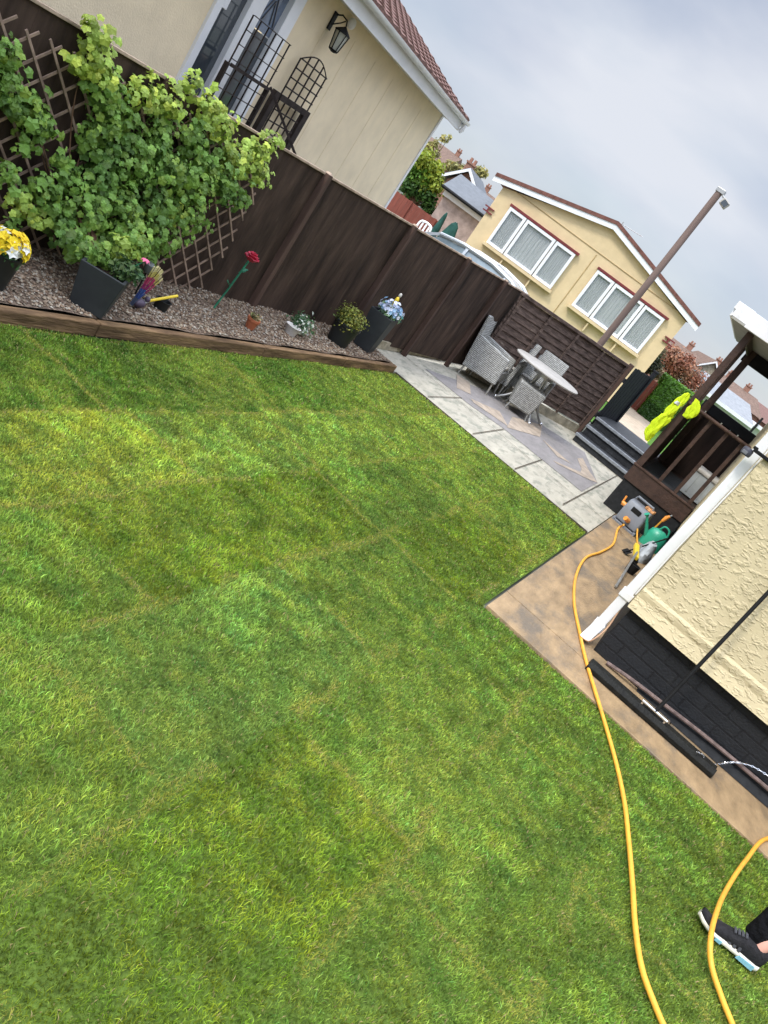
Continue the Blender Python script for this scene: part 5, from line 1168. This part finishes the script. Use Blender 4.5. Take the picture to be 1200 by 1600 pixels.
for sx in (-1, 1):
    for sy in (-1, 1): MB().tube([(p.x+sx*.2, p.y-.2+sy*.2, .42), (p.x+sx*.22, p.y-.2+sy*.22, 0)], .02, 6).build('leg', M['white'], root)
# pink garage with slate roof
TS, ks = TB(26, 26)
root = empty('pink_garage', TS @ Vector((-3.3, 0, 0)), 'pinkish rendered garage with dark slate roof beyond the car', 'garage')
mb = MB(TS); mb.bb((-4.22, 0, 0), (-2.1, 3.5, 1.72)); mb.build('wall', M['pink'], root)
mb = MB(TS); mb.bb((-4.28, -.12, 1.68), (-2.0, -.001, 1.86)); mb.build('fascia', M['white'], root)
mb = MB(TS); mb.prism([(-4.4, -.22, 1.86), (-2.0, -.22, 1.86), (-2.6, 1.9, 2.36), (-4.46, 1.9, 2.44)], .06, (0, 0, 1)); mb.build('roof', M['slate'], root)
mb = MB(TS); mb.tube([(-4.4, -.28, 1.88), (-2.0, -.28, 1.86)], .05, 8); mb.build('gutter', M['black'], root)
# brick gable house behind
TS2, ks2 = TB(34, 26)
def house(D, Dref, u0, u1, ze, uP_, zp, wallm, roofm, name, label, gable=True, white=True, depth=7, chim=None, group=None, windows=None):
    T, k = TB(D, Dref); q = lambda z: 1.8+(z-1.8)*k; a, b, pk_ = u0*k, u1*k, uP_*k
    root = empty(name, T @ Vector(((a+b)/2, 0, 0)), label, 'house', group)
    if gable:
        mb = MB(T); mb.prism([(a, 0, 0), (b, 0, 0), (b, 0, q(ze)), (pk_, 0, q(zp)), (a, 0, q(ze))], depth, (0,1,0)); mb.build('wall', wallm, root)
        mb = MB(T)
        for p1, p2 in (((a-.3, q(ze)-.15), (pk_, q(zp)+.03)), ((pk_, q(zp)+.03), (b+.3, q(ze)-.15))):
            mb.prism([(p1[0], -.25, p1[1]), (p2[0], -.25, p2[1]), (p2[0], -.25, p2[1]+.16), (p1[0], -.25, p1[1]+.16)], depth+.5, (0,1,0))
        mb.build('roof', roofm, root)
        if white:
            mb = MB(T)
            for p1, p2 in (((a-.3, q(ze)-.15), (pk_, q(zp)+.03)), ((pk_, q(zp)+.03), (b+.3, q(ze)-.15))):
                mb.prism([(p1[0], -.29, p1[1]-.02), (p2[0], -.29, p2[1]-.02), (p2[0], -.29, p2[1]+.13), (p1[0], -.29, p1[1]+.13)], .035, (0,1,0))
            mb.build('barge_board', M['white'], root)
    else:
        mb = MB(T); mb.bb((a, 0, 0), (b, depth, q(ze))); mb.build('wall', wallm, root)
        mb = MB(T); mb.prism([(a-.2, -.3, q(ze)-.05), (a-.2, depth+.3, q(ze)-.05), (a-.2, depth/2, q(zp))], b-a+.4, (1,0,0)); rf = mb.build('roof', roofm, root)
    if chim:
        for cu in chim:
            mb = MB(T); cx = cu*k; y = depth/2 if not gable else 1.5
            c_ = .75; mb.box((cx, y, q(zp)+.0), (.5*c_, .4, .95*c_)); mb.box((cx, y, q(zp)+.50*c_), (.6*c_, .5, .07)); mb.lathe((cx-.1, y, q(zp)+.53*c_), [(.08,0),(.065,.2)], 8); mb.lathe((cx+.1, y, q(zp)+.53*c_), [(.08,0),(.065,.2)], 8)
            mb.build('chimney', M['brick'], root)
    if windows:
        for wu, wz in windows:
            mb = MB(T); mb.box((wu*k, -.02, q(wz)), (.9, .08, .8)); f_ = mb.build('window', M['white'], root)
            mb = MB(T); mb.box((wu*k, -.065, q(wz)), (.74, .02, .64)); mb.build('pane', M['glass'], f_)
    return root
house(36, 26, -4.42, -3.35, 2.12, -3.98, 2.62, M['brick'], M['slate'], 'brick_gable_house', 'red brick gable with white barge boards above the slate garage roof', depth=5, chim=[-4.22])
house(70, 26, -6.6, -4.72, 2.35, -5.5, 2.86, M['brick'], M['tile2'], 'far_house', 'distant brown roofed house with chimney above the round green bush', gable=False, depth=9, chim=[-4.85])
house(65, 26, -3.7, -2.6, 2.1, -3.2, 2.52, M['brick'], M['tile2'], 'far_house', 'distant brown roofed house seen between brick gable and yellow bungalow', gable=False, depth=8, chim=[-3.45])
house(58, 26, 3.2, 5.0, 1.85, 4.0, 2.33, M['brick'], M['tile2'], 'far_house', 'distant long red brown roof above the red leaved tree', gable=False, depth=8, chim=[4.75])
house(62, 26, 4.95, 5.75, 2.0, 5.32, 2.42, M['conc_kerb'], M['tile2'], 'far_house', 'distant house with pale gable beside the red leaved tree', depth=8, chim=[5.5])
house(60, 26, 5.75, 7.4, 1.92, 6.4, 2.34, M['brick'], M['tile2'], 'far_house', 'distant brown roof seen through the porch opening', gable=False, depth=8, chim=[6.3, 7.0])
house(66, 26, 7.5, 9.5, 1.9, 8.4, 2.30, M['brick'], M['tile'], 'far_house', 'distant orange red roof at the right of the porch opening', gable=False, depth=8)
# white park home seen through the porch
TW, kw = TB(30, 30)
root = empty('white_park_home', TW @ Vector((8, 0, 0)), 'white mobile home with long grey roof seen through the porch', 'mobile home')
mb = MB(TW); mb.bb((6.6, 0, 0), (9.6, 6, 1.62)); mb.build('wall', M['white'], root)
mb = MB(TW); mb.prism([(6.4, -.3, 1.60), (6.4, 1.8, 2.12), (6.4, 6.3, 1.65)], 2.1, (1,0,0)); mb.build('roof', mat('pale_grey_roof', (.24, .25, .26), .7), root)
mb = MB(TW); mb.bb((6.3, -.36, 1.50), (8.5, -.301, 1.62)); mb.bb((8.51, -.3, 1.62), (9.6, 3, 1.74)); mb.build('fascia', M['white'], root)
mb = MB(TW); mb.tube([(8.56, -.35, 0), (8.56, -.35, 2.0)], .04, 6); mb.build('downpipe', M['black'], root)
for u in (7.0, 7.8, 8.9, 9.3):
    mb = MB(TW); mb.bb((u, -.03, .85), (u+.3, -.001, 1.35)); f_ = mb.build('window', M['maroon'] if u == 8.9 else M['greybox'], root); mb = MB(TW); mb.bb((u+.04, -.05, .90), (u+.26, -.031, 1.30)); mb.build('pane', M['glass'], f_)
# hedge, red fence panel, red-leaved tree and shrub on the right
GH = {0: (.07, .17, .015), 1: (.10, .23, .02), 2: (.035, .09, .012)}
T25, k25 = TB(25, 26)
zq = lambda z: 1.8+(z-1.8)*k25
root = empty('clipped_hedge', T25 @ Vector((4.8, 0, 0)), 'clipped bright green hedge beyond the gate and hi vis jacket', 'hedge')
mb = MB(T25); mb.bb((4.38, 0, 0), (5.6, .75, zq(1.28))); mb.build('hedge_core', M['hedge'], root)
mb = MB(T25); greens = GH
for _ in range(9000):
    f_ = random.random(); u = random.uniform(4.32, 5.66); z = random.uniform(0, zq(1.32)); y = random.uniform(0, .8)
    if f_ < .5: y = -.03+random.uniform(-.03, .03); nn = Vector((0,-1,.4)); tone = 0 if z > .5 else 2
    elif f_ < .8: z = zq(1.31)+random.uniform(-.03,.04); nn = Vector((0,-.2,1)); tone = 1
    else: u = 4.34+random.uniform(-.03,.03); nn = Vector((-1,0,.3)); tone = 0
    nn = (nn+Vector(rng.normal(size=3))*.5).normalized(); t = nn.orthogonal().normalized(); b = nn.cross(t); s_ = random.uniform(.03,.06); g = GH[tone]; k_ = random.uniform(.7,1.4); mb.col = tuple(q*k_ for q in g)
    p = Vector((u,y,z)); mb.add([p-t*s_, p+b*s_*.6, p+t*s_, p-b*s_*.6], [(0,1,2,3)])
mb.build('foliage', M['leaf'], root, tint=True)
root = empty('red_panel_fence', T25 @ Vector((4.0, 0, 0)), 'low red brown fence panel between the gate and the green hedge', 'fence')
mb = MB(T25); 
for k in range(9): mb.bb((3.3+k*.115, .3, 0), (3.41+k*.115, .32+.004*(k % 2), zq(.98)))
mb.build('boards', M['redfence'], root)
mb = MB(T25); mb.bb((3.25, .27, 0), (3.30, .34, zq(1.02))); mb.bb((4.34, .27, 0), (4.37, .34, zq(1.02))); mb.build('post', M['redfence'], root)
GR = {0: (.27, .12, .075), 1: (.34, .19, .12), 2: (.16, .10, .05)}
c = cl([(4.0,1.75,.28,0),(4.3,1.85,.33,1),(4.6,1.85,.32,0),(4.9,1.8,.32,1),(5.2,1.75,.3,0),(4.45,1.6,.3,0),(4.8,1.55,.3,2),(5.15,1.5,.3,0),(4.1,1.98,.22,1),(5.4,1.6,.25,1),(4.65,2.05,.2,0)], 30, 26)
tree('red_leaved_tree', 'spreading tree with dusty red leaves behind the clipped hedge', c, (BP(4.7, 1, 30, 26).x, BP(4.7, 1, 30, 26).y, 0), 3300, .10, GR)
GS = {0: (.10, .12, .05), 1: (.20, .17, .09), 2: (.05, .06, .03)}
c = cl([(3.75,1.55,.25,0),(3.9,1.35,.3,2),(3.7,1.25,.28,0),(4.05,1.3,.25,1),(3.85,1.75,.18,1),(4.2,1.2,.2,1)], 27, 26)
tree('olive_shrub', 'mottled olive brown shrub at the right corner of the yellow bungalow', c, (BP(3.85, 1, 27, 26).x, BP(3.85, 1, 27, 26).y, 0), 2200, .10, GS, cat='shrub')
# thin pale trees behind the brick gable
GP = {0: (.26, .26, .10), 1: (.34, .33, .12), 2: (.2, .2, .09)}
c = cl([(-4.4,2.5,.16,0),(-4.2,2.55,.16,1),(-3.75,2.75,.18,0),(-3.6,2.85,.14,1),(-3.7,2.5,.16,2),(-4.6,2.45,.15,1)], 60, 26)
tree('pale_tree', 'thin pale leaved tree behind the brick gable', c, (BP(-4.1, 1, 60, 26).x, BP(-4.1, 1, 60, 26).y, 0), 700, .28, GP, trunk_r=.15, r0=.07)
c = cl([(-5.3,2.7,.14,1),(-5.15,2.95,.12,1),(-5.05,3.1,.08,1),(-5.4,2.5,.18,1),(-5.1,2.5,.15,0)], 40, 26)
tree('pale_tree', 'wispy yellow green tree rising behind the round bush', c, (BP(-5.25, 1, 40, 26).x, BP(-5.25, 1, 40, 26).y, 0), 420, .16, GP, trunk_r=.1, r0=.03)
